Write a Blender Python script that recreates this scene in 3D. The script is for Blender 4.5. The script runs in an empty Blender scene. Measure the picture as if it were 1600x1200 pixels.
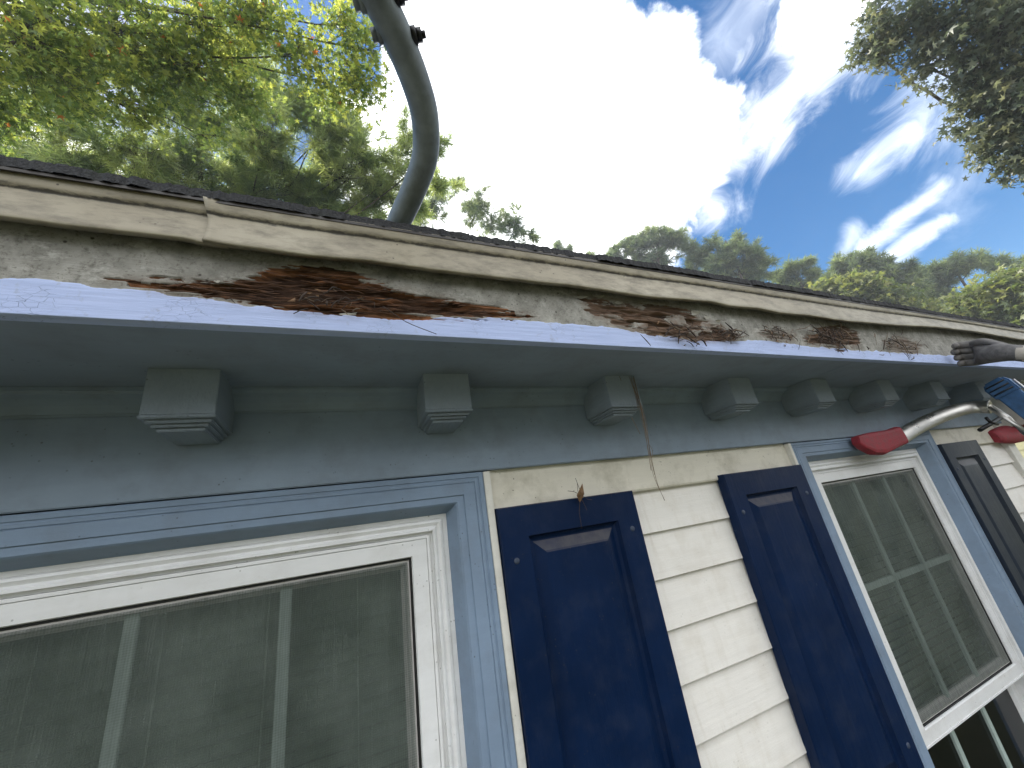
import bpy, bmesh, math, random
import numpy as np
from mathutils import Vector, Matrix
rng = np.random.default_rng(7)
random.seed(7)
C = bpy.context.scene.collection
sc = bpy.context.scene
rad = math.radians

# ------------------------------------------------------------------ camera
# world: x along the house wall, y into the house, z up; the camera is at the origin, the lawn at z = GZ
RC = np.array([[0.9169829, -0.37088133, -0.1469333],
               [0.003843, 0.37651725, -0.92640164],
               [0.39890799, 0.8489298, 0.34668517]])       # rows: right, down, forward
FPX = 600.0                                                # focal length for a 1600 px wide frame
GZ = -2.45
cam = bpy.data.cameras.new('camera'); camo = bpy.data.objects.new('camera', cam); C.objects.link(camo)
cam.sensor_width = 36.0; cam.lens = 36.0 * FPX / 1600.0
cam.clip_start = 0.02; cam.clip_end = 3000
M4 = Matrix.Identity(4)
for i in range(3):
    M4[i][0] = RC[0][i]; M4[i][1] = -RC[1][i]; M4[i][2] = -RC[2][i]
camo.matrix_world = M4
sc.camera = camo


def ray(px, py):
    return RC.T @ np.array([(px - 800) / FPX, (py - 600) / FPX, 1.0])


def onY(px, py, y):
    d = ray(px, py); return d * (y / d[1])


def onD(px, py, dist):
    d = ray(px, py); return d / np.linalg.norm(d) * dist


sc.cycles.max_bounces = 7; sc.cycles.diffuse_bounces = 4; sc.cycles.glossy_bounces = 3; sc.cycles.transmission_bounces = 4; sc.cycles.transparent_max_bounces = 8
# ------------------------------------------------------------------ light
SUN_EL, SUN_AZ = 50.0, -40.0                               # azimuth measured from +y towards +x
SKY_STRENGTH, CLOUD, SUN_POWER, EXPO = 0.095, 1.65, 4.8, 0.95
sun = bpy.data.lights.new('sun', 'SUN'); suno = bpy.data.objects.new('sun', sun); C.objects.link(suno)
sun.energy = SUN_POWER; sun.angle = rad(0.5); sun.color = (1.0, 0.94, 0.84)
sd = Vector((math.sin(rad(SUN_AZ)) * math.cos(rad(SUN_EL)), math.cos(rad(SUN_AZ)) * math.cos(rad(SUN_EL)), math.sin(rad(SUN_EL))))
suno.rotation_euler = sd.to_track_quat('Z', 'Y').to_euler()
sc.view_settings.view_transform = 'Standard'
sc.view_settings.look = 'None'
sc.view_settings.gamma = 1.0
sc.view_settings.exposure = EXPO


class NT:
    """tiny helper to write node trees"""
    def __init__(self, tree):
        self.t = tree; self.n = tree.nodes; self.l = tree.links; self.n.clear()

    def new(self, kind, **kw):
        nd = self.n.new(kind)
        for k, v in kw.items(): setattr(nd, k, v)
        return nd

    def put(self, sock, v):
        if v is None: return
        if isinstance(v, bpy.types.NodeSocket): self.l.new(v, sock)
        elif isinstance(v, (tuple, list, np.ndarray)):
            v = [float(a) for a in v]
            if sock.type == 'RGBA' and len(v) == 3: v.append(1.0)
            sock.default_value = v
        else: sock.default_value = v

    def math(self, op, a, b=None, c=None, clamp=False):
        nd = self.new('ShaderNodeMath', operation=op, use_clamp=clamp)
        for i, v in enumerate((a, b, c)): self.put(nd.inputs[i], v)
        return nd.outputs[0]

    def vmath(self, op, a, b=None, scale=None):
        nd = self.new('ShaderNodeVectorMath', operation=op)
        self.put(nd.inputs[0], a)
        if b is not None: self.put(nd.inputs[1], b)
        if scale is not None: self.put(nd.inputs['Scale'], scale)
        return nd.outputs['Value'] if op in ('DISTANCE', 'LENGTH', 'DOT_PRODUCT') else nd.outputs[0]

    def noise(self, vec, scale, detail=6, rough=0.55, dist=0.0):
        nd = self.new('ShaderNodeTexNoise')
        self.put(nd.inputs['Vector'], vec); self.put(nd.inputs['Scale'], scale); self.put(nd.inputs['Detail'], detail)
        self.put(nd.inputs['Roughness'], rough); self.put(nd.inputs['Distortion'], dist)
        return nd.outputs[0]

    def mapr(self, v, a, b, c=0.0, d=1.0, smooth=False):
        nd = self.new('ShaderNodeMapRange'); nd.clamp = True
        if smooth: nd.interpolation_type = 'SMOOTHSTEP'
        for i, x in enumerate((v, a, b, c, d)): self.put(nd.inputs[i], x)
        return nd.outputs[0]

    def mix(self, f, a, b, mode='MIX'):
        nd = self.new('ShaderNodeMix', data_type='RGBA', blend_type=mode)
        self.put(nd.inputs[0], f); self.put(nd.inputs[6], a); self.put(nd.inputs[7], b)
        return nd.outputs[2]

    def attr(self, name):
        return self.new('ShaderNodeAttribute', attribute_name=name).outputs['Fac']

    def obj(self):
        return self.new('ShaderNodeTexCoord').outputs['Object']

    def scaled(self, vec, s):
        return self.vmath('MULTIPLY', vec, s)


world = bpy.data.worlds.new('World'); sc.world = world; world.use_nodes = True
W = NT(world.node_tree)
sky = W.new('ShaderNodeTexSky', sky_type='NISHITA')
sky.sun_disc = False; sky.sun_elevation = rad(SUN_EL); sky.sun_rotation = rad(SUN_AZ)
sky.air_density = 1.0; sky.dust_density = 0.3; sky.ozone_density = 1.0
bg = W.new('ShaderNodeBackground'); hs = W.new('ShaderNodeHueSaturation'); hs.inputs['Saturation'].default_value = 1.5; W.l.new(sky.outputs[0], hs.inputs['Color']); W.l.new(hs.outputs[0], bg.inputs[0]); bg.inputs[1].default_value = SKY_STRENGTH
tc = W.new('ShaderNodeTexCoord'); dirv = W.vmath('NORMALIZE', tc.outputs['Generated'])


def udir(px, py):
    d = ray(px, py); return d / np.linalg.norm(d)


n_big = W.noise(dirv, 6.0, 10, 0.62, 0.5)
n_off = W.math('MULTIPLY', W.math('SUBTRACT', n_big, 0.5), 1.25)
BIG = [((830, 180), (640, 190)), ((980, 160), (1095, 165)), ((1055, 205), (1150, 215)), ((930, 320), (1060, 345)), ((760, 330), (560, 330)),
       ((820, 20), (930, 0)), ((690, 90), (605, 110)), ((600, 260), (500, 250)), ((1000, 300), (1080, 300)), ((20, 10), (60, 60)), ((900, -120), (780, -160)), ((820, 420), (1040, 420)),
       ((1290, 0), (1345, 30)), ((120, 260), (60, 200)), ((30, 230), (90, 300))]
dmin = None
for c, e in BIG:
    cd, ed = udir(*c), udir(*e)
    r = float(np.linalg.norm(cd - ed))
    dd = W.math('DIVIDE', W.vmath('DISTANCE', dirv, cd), r)
    dmin = dd if dmin is None else W.math('SMOOTH_MIN', dmin, dd, 0.25)
cov = W.mapr(W.math('ADD', dmin, n_off), 0.85, 1.15, 1.0, 0.0, True)
# thin wind-drawn streaks
WISP = [((1300, -30), (1260, 90), 0.07, 0.95), ((1260, 90), (1190, 200), 0.05, 0.7), ((1190, 200), (1130, 232), 0.05, 0.6), ((1490, 120), (1430, 205), 0.04, 0.40), ((1430, 205), (1355, 265), 0.033, 0.60), ((1470, 292), (1345, 395), 0.018, 0.65), ((1472, 345), (1385, 405), 0.016, 0.75), ((1335, 355), (1318, 410), 0.016, 0.35), ((1120, 330), (1085, 290), 0.035, 0.5), ((1180, 10), (1130, 60), 0.05, 0.22), ((1540, 250), (1480, 320), 0.04, 0.18)]
strdir = udir(1300, 60) - udir(1180, 220); strdir = strdir / np.linalg.norm(strdir)
comp = W.vmath('DOT_PRODUCT', dirv, strdir)
sv = W.vmath('SUBTRACT', dirv, W.vmath('SCALE', tuple(strdir), scale=W.math('MULTIPLY', comp, 0.45)))
n_w = W.noise(sv, 14, 9, 0.62, 0.9)
wisp = None
for a, b, wd, op in WISP:
    A, B = udir(*a), udir(*b); AB = B - A
    pa = W.vmath('SUBTRACT', dirv, A)
    t = W.math('DIVIDE', W.vmath('DOT_PRODUCT', pa, AB), float(AB @ AB), clamp=True)
    d = W.vmath('LENGTH', W.vmath('SUBTRACT', pa, W.vmath('SCALE', tuple(AB), scale=t)))
    q = W.math('ADD', W.math('DIVIDE', d, wd), W.math('MULTIPLY', W.math('SUBTRACT', n_w, 0.5), 4.2))
    m = W.mapr(q, -0.9, 1.6, op, 0.0, True)
    wisp = m if wisp is None else W.math('MAXIMUM', wisp, m)
# unseen bright cloud added behind the camera as fill light for the shaded wall
sep = W.new('ShaderNodeSeparateXYZ'); W.l.new(dirv, sep.inputs[0])
back = W.mapr(W.math('ADD', W.math('MULTIPLY', sep.outputs[1], -1.0), W.math('MULTIPLY', n_off, 0.5)), 0.05, 0.4, 0.0, 0.9, True)
cov = W.math('MAXIMUM', W.math('MAXIMUM', cov, wisp), back)
shade = W.mapr(W.noise(dirv, 7, 8, 0.6), 0.3, 0.7, 0.0, 1.0)
ccol = W.mix(shade, (0.90, 0.94, 1.0), (1.0, 0.99, 0.97))
bg2 = W.new('ShaderNodeBackground'); W.l.new(ccol, bg2.inputs[0]); bg2.inputs[1].default_value = CLOUD
ms = W.new('ShaderNodeMixShader'); W.put(ms.inputs[0], cov); W.l.new(bg.outputs[0], ms.inputs[1]); W.l.new(bg2.outputs[0], ms.inputs[2])
wo = W.new('ShaderNodeOutputWorld'); W.l.new(ms.outputs[0], wo.inputs[0])


# ------------------------------------------------------------------ helpers
def tag(o, label=None, cat=None, group=None, kind=None):
    if label: o['label'] = label
    if cat: o['category'] = cat
    if group: o['group'] = group
    if kind: o['kind'] = kind
    return o


def thing(name, label, cat, loc=(0, 0, 0), group=None):
    o = bpy.data.objects.new(name, None); C.objects.link(o)
    o.location = loc; o.empty_display_size = 0.1
    return tag(o, label, cat, group)


def link_mesh(name, me, mats, parent=None, loc=None):
    o = bpy.data.objects.new(name, me); C.objects.link(o)
    for m in (mats if isinstance(mats, (list, tuple)) else [mats]): me.materials.append(m)
    if loc is not None: o.location = loc
    if parent is not None:
        o.parent = parent
        bpy.context.view_layer.update()
        o.matrix_parent_inverse = parent.matrix_world.inverted()
    return o


class MB:
    """collects shapes that become ONE mesh object"""
    def __init__(self):
        self.v = []; self.f = []; self.mi = []; self.smooth = []

    def add(self, vs, fs, mi=0, smooth=False):
        b = len(self.v); self.v += [tuple(float(c) for c in p) for p in vs]
        for f in fs:
            self.f.append(tuple(i + b for i in f)); self.mi.append(mi); self.smooth.append(smooth)

    def box(self, x0, x1, y0, y1, z0, z1, mi=0):
        vs = [(x, y, z) for x in (x0, x1) for y in (y0, y1) for z in (z0, z1)]
        self.add(vs, [(0, 1, 3, 2), (4, 6, 7, 5), (0, 4, 5, 1), (2, 3, 7, 6), (0, 2, 6, 4), (1, 5, 7, 3)], mi)

    def ring(self, x0, x1, z0, z1, prof, mi=0):
        """mitred rectangular frame; prof = [(inset, y), ...] from outside to inside"""
        vs = []
        for i, y in prof:
            vs += [(x0 + i, y, z0 + i), (x1 - i, y, z0 + i), (x1 - i, y, z1 - i), (x0 + i, y, z1 - i)]
        fs = []
        for k in range(len(prof) - 1):
            for j in range(4):
                a, b = k * 4 + j, k * 4 + (j + 1) % 4
                fs.append((a, b, b + 4, a + 4))
        self.add(vs, fs, mi)

    def plate(self, x0, x1, z0, z1, y, mi=0):
        self.add([(x0, y, z0), (x1, y, z0), (x1, y, z1), (x0, y, z1)], [(0, 1, 2, 3)], mi)

    def extrude_x(self, prof, x0, x1, mi=0, smooth=False, cap=True):
        """prof = closed list of (y, z)"""
        n = len(prof)
        vs = [(x0, y, z) for y, z in prof] + [(x1, y, z) for y, z in prof]
        fs = [(i, (i + 1) % n, (i + 1) % n + n, i + n) for i in range(n)]
        self.add(vs, fs, mi, smooth)
        if cap:
            self.add([(x0, y, z) for y, z in prof], [tuple(range(n))], mi)
            self.add([(x1, y, z) for y, z in prof], [tuple(reversed(range(n)))], mi)

    def tube(self, pts, radii, n=8, mi=0, squash=None, cap=True):
        pts = [np.array(p, float) for p in pts]
        if not hasattr(radii, '__len__'): radii = [radii] * len(pts)
        vs = []; up = np.array([0.13, 0.21, 0.97])
        for i, p in enumerate(pts):
            t = pts[min(i + 1, len(pts) - 1)] - pts[max(i - 1, 0)]
            t = t / (np.linalg.norm(t) + 1e-9)
            a = np.cross(t, up); a /= (np.linalg.norm(a) + 1e-9); b = np.cross(a, t)
            for k in range(n):
                th = 2 * math.pi * k / n
                sx, sy = (1, 1) if squash is None else squash
                vs.append(p + radii[i] * (a * math.cos(th) * sx + b * math.sin(th) * sy))
        fs = []
        for i in range(len(pts) - 1):
            for k in range(n):
                k2 = (k + 1) % n
                fs.append((i * n + k, i * n + k2, (i + 1) * n + k2, (i + 1) * n + k))
        self.add(vs, fs, mi, True)
        if cap:
            self.add(vs[:n], [tuple(reversed(range(n)))], mi)
            self.add(vs[-n:], [tuple(range(n))], mi)

    def build(self, name, mats, parent=None, bevel=0.0, loc=None, recalc=True):
        me = bpy.data.meshes.new(name)
        me.from_pydata(self.v, [], self.f)
        me.polygons.foreach_set('material_index', self.mi)
        me.polygons.foreach_set('use_smooth', self.smooth)
        if recalc or bevel:
            bm = bmesh.new(); bm.from_mesh(me)
            bmesh.ops.remove_doubles(bm, verts=bm.verts, dist=1e-6)
            if recalc: bmesh.ops.recalc_face_normals(bm, faces=bm.faces)
            if bevel:
                es = [e for e in bm.edges if len(e.link_faces) == 2 and e.calc_face_angle(0) > 0.6]
                bmesh.ops.bevel(bm, geom=es, offset=bevel, segments=2, affect='EDGES', clamp_overlap=True)
            bm.to_mesh(me); bm.free()
        me.update()
        if loc is not None:
            me.transform(Matrix.Translation(-Vector(loc)))
        return link_mesh(name, me, mats, parent, loc)


def smooth_path(pts, n=8):
    """Catmull-Rom through pts"""
    P = [np.array(p, float) for p in pts]
    P = [2 * P[0] - P[1]] + P + [2 * P[-1] - P[-2]]
    out = []
    for i in range(1, len(P) - 2):
        for k in range(n):
            t = k / n
            out.append(0.5 * ((2 * P[i]) + (-P[i - 1] + P[i + 1]) * t + (2 * P[i - 1] - 5 * P[i] + 4 * P[i + 1] - P[i + 2]) * t * t + (-P[i - 1] + 3 * P[i] - 3 * P[i + 1] + P[i + 2]) * t ** 3))
    out.append(P[-2])
    return out


def vnoise(x, y, seed=0):
    """value noise, numpy"""
    def h(i, j):
        n = (i * 374761393 + j * 668265263 + seed * 2147483647) & 0x7fffffff
        n = ((n ^ (n >> 13)) * 1274126177) & 0x7fffffff
        return ((n ^ (n >> 16)) & 0xffff) / 65535.0
    xi = np.floor(x).astype(np.int64); yi = np.floor(y).astype(np.int64)
    fx = x - xi; fy = y - yi; fx = fx * fx * (3 - 2 * fx); fy = fy * fy * (3 - 2 * fy)
    return (h(xi, yi) * (1 - fx) + h(xi + 1, yi) * fx) * (1 - fy) + (h(xi, yi + 1) * (1 - fx) + h(xi + 1, yi + 1) * fx) * fy


def fbm(x, y, seed=0, o=4):
    s = 0; a = 0.5; f = 1.0
    for k in range(o):
        s = s + a * vnoise(x * f, y * f, seed + k * 17); a *= 0.5; f *= 2.03
    return s


# ------------------------------------------------------------------ materials
def mat(name):
    m = bpy.data.materials.new(name); m.use_nodes = True
    n = NT(m.node_tree)
    b = n.new('ShaderNodeBsdfPrincipled'); o = n.new('ShaderNodeOutputMaterial'); n.l.new(b.outputs[0], o.inputs[0])
    return m, n, b, o


def bump(n, b, h, strength=0.3, dist=0.002):
    bp = n.new('ShaderNodeBump'); n.put(bp.inputs['Strength'], strength); n.put(bp.inputs['Distance'], dist); n.put(bp.inputs['Height'], h)
    n.l.new(bp.outputs[0], b.inputs['Normal'])


def painted(name, col, dirt=(0.12, 0.11, 0.09), rough=0.5, dirt_amt=0.35, grain=(6, 60, 60), bstr=0.25, specks=0.5, vary=0.12):
    """brushed exterior paint: slight tone drift, brush/grain bump, dust specks and smudges"""
    m, n, b, o = mat(name)
    oc = n.obj()
    drift = n.noise(oc, 5, 5, 0.6)
    g = n.noise(n.scaled(oc, grain), 1.0, 6, 0.6)
    fine = n.noise(oc, 260, 3, 0.6)
    c = n.mix(n.mapr(drift, 0.3, 0.7), tuple(v * (1 - vary) for v in col), tuple(min(1, v * (1 + vary)) for v in col))
    c = n.mix(n.mapr(g, 0.35, 0.75, 0.0, 0.25), c, tuple(v * 0.72 for v in col))
    sm = n.math('MULTIPLY', n.mapr(n.noise(oc, 14, 7, 0.65), 0.48, 0.75), dirt_amt)
    c = n.mix(sm, c, dirt)
    sp = n.new('ShaderNodeTexVoronoi'); n.put(sp.inputs['Vector'], oc); sp.inputs['Scale'].default_value = 90
    spm = n.math('MULTIPLY', n.math('MULTIPLY', n.mapr(sp.outputs['Distance'], 0.10, 0.16, 1.0, 0.0), n.mapr(n.noise(oc, 23, 2), 0.55, 0.62)), specks)
    c = n.mix(spm, c, tuple(v * 0.35 for v in dirt))
    n.put(b.inputs['Base Color'], c); b.inputs['Specular IOR Level'].default_value = 0.3
    n.put(b.inputs['Roughness'], n.mapr(drift, 0.3, 0.7, rough - 0.08, rough + 0.1))
    bump(n, b, n.math('ADD', g, n.math('MULTIPLY', fine, 0.25)), bstr, 0.003)
    return m


MAT = {}
MAT['casing'] = painted('blue grey trim paint', (0.21, 0.282, 0.385), rough=0.5, dirt_amt=0.25)
MAT['casing_v'] = MAT['casing']
MAT['frieze'] = painted('blue grey frieze paint', (0.235, 0.295, 0.37), rough=0.55, dirt_amt=0.3)
MAT['soffit'] = painted('slate blue soffit paint', (0.25, 0.30, 0.365), rough=0.6, dirt_amt=0.3)
MAT['corbel'] = painted('slate blue corbel paint', (0.235, 0.28, 0.325), rough=0.6, dirt_amt=0.3, grain=(150, 20, 90), bstr=0.6)
MAT['vinyl'] = painted('white window vinyl', (0.80, 0.80, 0.80), dirt=(0.35, 0.32, 0.26), rough=0.35, dirt_amt=0.25, bstr=0.08, vary=0.03)
MAT['strip'] = painted('chalky white trim', (0.74, 0.72, 0.66), dirt=(0.25, 0.22, 0.15), rough=0.6, dirt_amt=0.4, vary=0.05)
MAT['siding'] = painted('white lap siding', (0.80, 0.77, 0.72), dirt=(0.45, 0.38, 0.27), rough=0.5, dirt_amt=0.25, grain=(7, 50, 90), bstr=0.22, vary=0.03, specks=0.25)
MAT['cream'] = painted('yellowed cream board', (0.70, 0.66, 0.565), dirt=(0.28, 0.25, 0.17), rough=0.6, dirt_amt=0.55, grain=(8, 50, 80), vary=0.06, specks=0.8)
MAT['navy'] = painted('navy shutter paint', (0.002, 0.0125, 0.048), dirt=(0.09, 0.10, 0.12), rough=0.42, dirt_amt=0.12, grain=(70, 70, 8), bstr=0.3, specks=0.6, vary=0.2)
MAT['navy'].node_tree.nodes['Principled BSDF'].inputs['Specular IOR Level'].default_value = 0.14
MAT['navy2'] = painted('weathered dark shutter paint', (0.012, 0.02, 0.035), dirt=(0.10, 0.11, 0.11), rough=0.5, dirt_amt=0.2, grain=(70, 70, 8), bstr=0.3, specks=0.0, vary=0.2)


for k_ in ('navy', 'navy2'):
    nt_ = NT.__new__(NT); nt_.t = MAT[k_].node_tree; nt_.n = nt_.t.nodes; nt_.l = nt_.t.links
    b_ = nt_.n['Principled BSDF']; src = b_.inputs['Base Color'].links[0].from_socket
    ge = nt_.new('ShaderNodeNewGeometry'); sp_ = nt_.new('ShaderNodeSeparateXYZ'); nt_.l.new(ge.outputs['True Normal'], sp_.inputs[0])
    oc_ = nt_.obj()
    du = nt_.math('MULTIPLY', nt_.mapr(sp_.outputs[2], 0.12, 0.35, 0, 0.42), nt_.mapr(nt_.noise(oc_, 30, 5, 0.6), 0.3, 0.6, 0.45, 1.0))
    c_ = nt_.mix(du, src, (0.13, 0.115, 0.10))
    sc_ = nt_.math('MULTIPLY', nt_.mapr(nt_.noise(nt_.scaled(oc_, (170, 40, 40)), 1.0, 4, 0.75), 0.68, 0.74), nt_.mapr(nt_.noise(oc_, 11, 3, 0.6), 0.5, 0.62, 0, 0.6))
    c_ = nt_.mix(sc_, c_, (0.10, 0.12, 0.15))
    nt_.l.new(c_, b_.inputs['Base Color'])


def simple(name, col, rough=0.5, metal=0.0, nscale=20, vary=0.25, bstr=0.15, bdist=0.002):
    m, n, b, o = mat(name)
    oc = n.obj(); nz = n.noise(oc, nscale, 6, 0.6)
    n.put(b.inputs['Base Color'], n.mix(n.mapr(nz, 0.3, 0.7), tuple(v * (1 - vary) for v in col), tuple(min(1, v * (1 + vary)) for v in col)))
    n.put(b.inputs['Roughness'], n.mapr(nz, 0.3, 0.7, max(0.05, rough - 0.12), rough + 0.12)); n.put(b.inputs['Metallic'], metal)
    bump(n, b, n.noise(oc, nscale * 4, 4, 0.6), bstr, bdist)
    return m


MAT['gasket'] = simple('black rubber gasket', (0.008, 0.008, 0.009), 0.6)
MAT['alu'] = simple('dark drip edge metal', (0.035, 0.030, 0.027), 0.5, 0.2); MAT['drip'] = MAT['alu']
MAT['alu'] = simple('brushed aluminium', (0.62, 0.60, 0.56), 0.36, 1.0, 9, 0.04, 0.02)
MAT['red'] = simple('faded red rubber', (0.27, 0.022, 0.035), 0.6, 0, 60, 0.3, 0.4)
MAT['blue_plastic'] = simple('blue ladder fibreglass', (0.03, 0.09, 0.20), 0.45, 0, 40, 0.3, 0.2)
MAT['black'] = simple('black steel', (0.012, 0.012, 0.013), 0.45, 0.3, 40, 0.3, 0.2)
MAT['pipe'] = simple('grey green powder coat', (0.18, 0.205, 0.21), 0.5, 0.1, 25, 0.35, 0.25)
MAT['grille'] = simple('pale green grey grille bar', (0.40, 0.48, 0.44), 0.5, 0, 40, 0.08, 0.05)
MAT['sash_grey'] = simple('shadow grey sash liner', (0.50, 0.48, 0.46), 0.5, 0, 60, 0.08, 0.05)  # plain mid grey liner inside the upper sash
MAT['bark'] = simple('grey brown bark', (0.085, 0.065, 0.05), 0.85, 0, 12, 0.4, 0.8, 0.02)
MAT['needle_dry'] = simple('dry pine needle', (0.17, 0.12, 0.08), 0.7, 0, 40, 0.4, 0.0)
MAT['twig'] = simple('dark litter twig', (0.045, 0.030, 0.022), 0.8, 0, 60, 0.5, 0.2)
MAT['dead_leaf'] = simple('dead brown leaf', (0.17, 0.095, 0.045), 0.75, 0, 90, 0.5, 0.4)
MAT['flake'] = simple('curled paint flake', (0.34, 0.32, 0.27), 0.6, 0, 70, 0.2, 0.3)
MAT['room'] = simple('dim room wall', (0.10, 0.10, 0.09), 0.8, 0, 4, 0.2, 0.1)

# bleached, mildewed fascia with a chalky blue lower band and rotten patches (masks are per-vertex wear maps)
m, n, b, o = mat('rotten painted fascia'); MAT['fascia'] = m
oc = n.obj()
blotch = n.noise(oc, 22, 8, 0.68, 0.3)
base = n.mix(n.mapr(blotch, 0.32, 0.68), (0.17, 0.165, 0.145), (0.37, 0.36, 0.325))
base = n.mix(n.mapr(n.noise(oc, 75, 8, 0.78), 0.53, 0.66, 0, 0.75), base, (0.085, 0.078, 0.065))
base = n.mix(n.mapr(n.noise(oc, 230, 4, 0.7), 0.57, 0.66, 0, 0.6), base, (0.11, 0.10, 0.085))
base = n.mix(n.mapr(n.noise(n.scaled(oc, (30, 30, 45)), 1.0, 6, 0.7), 0.56, 0.70, 0, 0.7), base, (0.50, 0.49, 0.45))
vo = n.new('ShaderNodeTexVoronoi'); n.put(vo.inputs['Vector'], oc); vo.inputs['Scale'].default_value = 70
base = n.mix(n.math('MULTIPLY', n.mapr(vo.outputs['Distance'], 0.10, 0.17, 1, 0), n.mapr(n.noise(oc, 13, 2), 0.50, 0.58, 0, 0.9)), base, (0.05, 0.045, 0.04))
gr = n.noise(n.scaled(oc, (12, 100, 170)), 1.0, 7, 0.62, 0.2)
blue = n.mix(n.mapr(gr, 0.3, 0.75), (0.45, 0.525, 0.765), (0.37, 0.445, 0.67))
cr = n.new('ShaderNodeTexVoronoi', feature='DISTANCE_TO_EDGE'); n.put(cr.inputs['Vector'], n.vmath('ADD', n.scaled(oc, (15, 30, 38)), n.vmath('SCALE', n.new('ShaderNodeTexNoise').outputs[1], scale=0.0)))
crn = n.noise(oc, 9, 4, 0.6)
crk = n.math('MULTIPLY', n.mapr(cr.outputs['Distance'], 0.0, 0.016, 1, 0), n.mapr(crn, 0.52, 0.60))
blue = n.mix(n.math('MULTIPLY', crk, 0.85), blue, (0.05, 0.06, 0.09))
blue = n.mix(n.mapr(n.noise(oc, 60, 5, 0.7), 0.60, 0.72, 0, 0.5), blue, (0.28, 0.29, 0.33))
stripf = n.mapr(n.attr('strip'), 0.42, 0.58)
c = n.mix(stripf, base, blue)
wood_n = n.noise(n.scaled(oc, (9, 40, 190)), 1.0, 8, 0.68, 0.4)
wood = n.mix(n.mapr(wood_n, 0.38, 0.60), (0.018, 0.011, 0.008), (0.27, 0.115, 0.050))
wood = n.mix(n.mapr(n.noise(n.scaled(oc, (25, 60, 260)), 1.0, 6, 0.65), 0.58, 0.75, 0, 0.8), wood, (0.36, 0.20, 0.10))
wood = n.mix(n.math('MULTIPLY', n.attr('grey'), 0.75), wood, (0.13, 0.105, 0.085))
wood = n.mix(n.mapr(n.attr('deep'), 0.22, 0.62, 0, 0.9), wood, (0.016, 0.009, 0.007))
c = n.mix(n.mapr(n.attr('rot'), 0.30, 0.62), c, wood)
stain = n.math('MULTIPLY', n.mapr(n.attr('stain'), 0.1, 0.9), n.mapr(n.noise(n.scaled(oc, (25, 40, 60)), 1.0, 6, 0.7), 0.35, 0.65))
c = n.mix(n.math('MULTIPLY', stain, 0.8), c, (0.14, 0.085, 0.055))
n.put(b.inputs['Base Color'], c); b.inputs['Roughness'].default_value = 0.8; b.inputs['Specular IOR Level'].default_value = 0.15
hh = n.math('ADD', n.math('MULTIPLY', gr, 0.35), n.math('MULTIPLY', wood_n, n.mapr(n.attr('rot'), 0.3, 0.6)))
bump(n, b, n.math('ADD', hh, n.math('MULTIPLY', crk, -0.3)), 0.55, 0.006)

# sun-yellowed aluminium eave moulding with a black dirt seam
m, n, b, o = mat('dirty cream eave moulding'); MAT['mould'] = m
oc = n.obj()
c = n.mix(n.mapr(n.noise(oc, 6, 6, 0.6), 0.3, 0.7), (0.25, 0.215, 0.145), (0.36, 0.32, 0.235))
c = n.mix(n.mapr(n.noise(n.scaled(oc, (20, 20, 60)), 1.0, 7, 0.7), 0.44, 0.66, 0, 0.8), c, (0.13, 0.11, 0.07))
seam = n.mapr(n.math('ADD', n.attr('seam'), n.math('MULTIPLY', n.math('SUBTRACT', n.noise(n.scaled(oc, (45, 60, 150)), 1.0, 7, 0.72), 0.5), 1.8)), 0.55, 0.9)
c = n.mix(n.math('MULTIPLY', seam, 0.92), c, (0.035, 0.03, 0.025))
sp = n.new('ShaderNodeTexVoronoi'); n.put(sp.inputs['Vector'], oc); sp.inputs['Scale'].default_value = 75
c = n.mix(n.math('MULTIPLY', n.mapr(sp.outputs['Distance'], 0.07, 0.13, 0.9, 0), n.mapr(n.noise(oc, 17, 2), 0.56, 0.62)), c, (0.06, 0.045, 0.03))
n.put(b.inputs['Base Color'], c); b.inputs['Roughness'].default_value = 0.5
bump(n, b, n.noise(oc, 40, 5, 0.6), 0.12, 0.002)

# asphalt shingle
m, n, b, o = mat('charcoal shingle granules'); MAT['shingle'] = m
oc = n.obj()
c = n.mix(n.mapr(n.noise(oc, 350, 3, 0.7), 0.35, 0.65), (0.010, 0.010, 0.011), (0.042, 0.042, 0.044))
c = n.mix(n.mapr(n.noise(oc, 12, 6, 0.6), 0.55, 0.7, 0, 0.5), c, (0.03, 0.035, 0.022))
n.put(b.inputs['Base Color'], c); b.inputs['Roughness'].default_value = 0.9
bump(n, b, n.noise(oc, 300, 3, 0.7), 0.8, 0.003)

# window glass, insect screen, blind
m, n, b, o = mat('window glass'); MAT['glass'] = m
n.n.remove(b)
tr = n.new('ShaderNodeBsdfTransparent'); tr.inputs[0].default_value = (0.80, 0.86, 0.82, 1)
gl = n.new('ShaderNodeBsdfGlossy'); gl.inputs['Roughness'].default_value = 0.02
fr = n.new('ShaderNodeFresnel'); fr.inputs[0].default_value = 1.5
mx = n.new('ShaderNodeMixShader'); n.l.new(fr.outputs[0], mx.inputs[0]); n.l.new(tr.outputs[0], mx.inputs[1]); n.l.new(gl.outputs[0], mx.inputs[2]); n.l.new(mx.outputs[0], o.inputs[0])
m, n, b, o = mat('woven insect screen'); MAT['screen'] = m
oc = n.obj()
b.inputs['Roughness'].default_value = 0.6
sm = n.mapr(n.noise(oc, 7, 7, 0.7), 0.35, 0.7)
n.put(b.inputs['Base Color'], n.mix(sm, (0.048, 0.064, 0.055), (0.125, 0.15, 0.135)))
sx = n.new('ShaderNodeSeparateXYZ'); n.l.new(oc, sx.inputs[0])
warp = n.noise(oc, 30, 3, 0.6)
wv = n.math('SINE', n.math('ADD', n.math('MULTIPLY', sx.outputs[2], 2 * math.pi / 0.0034), n.math('MULTIPLY', warp, 5.0)))
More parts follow.
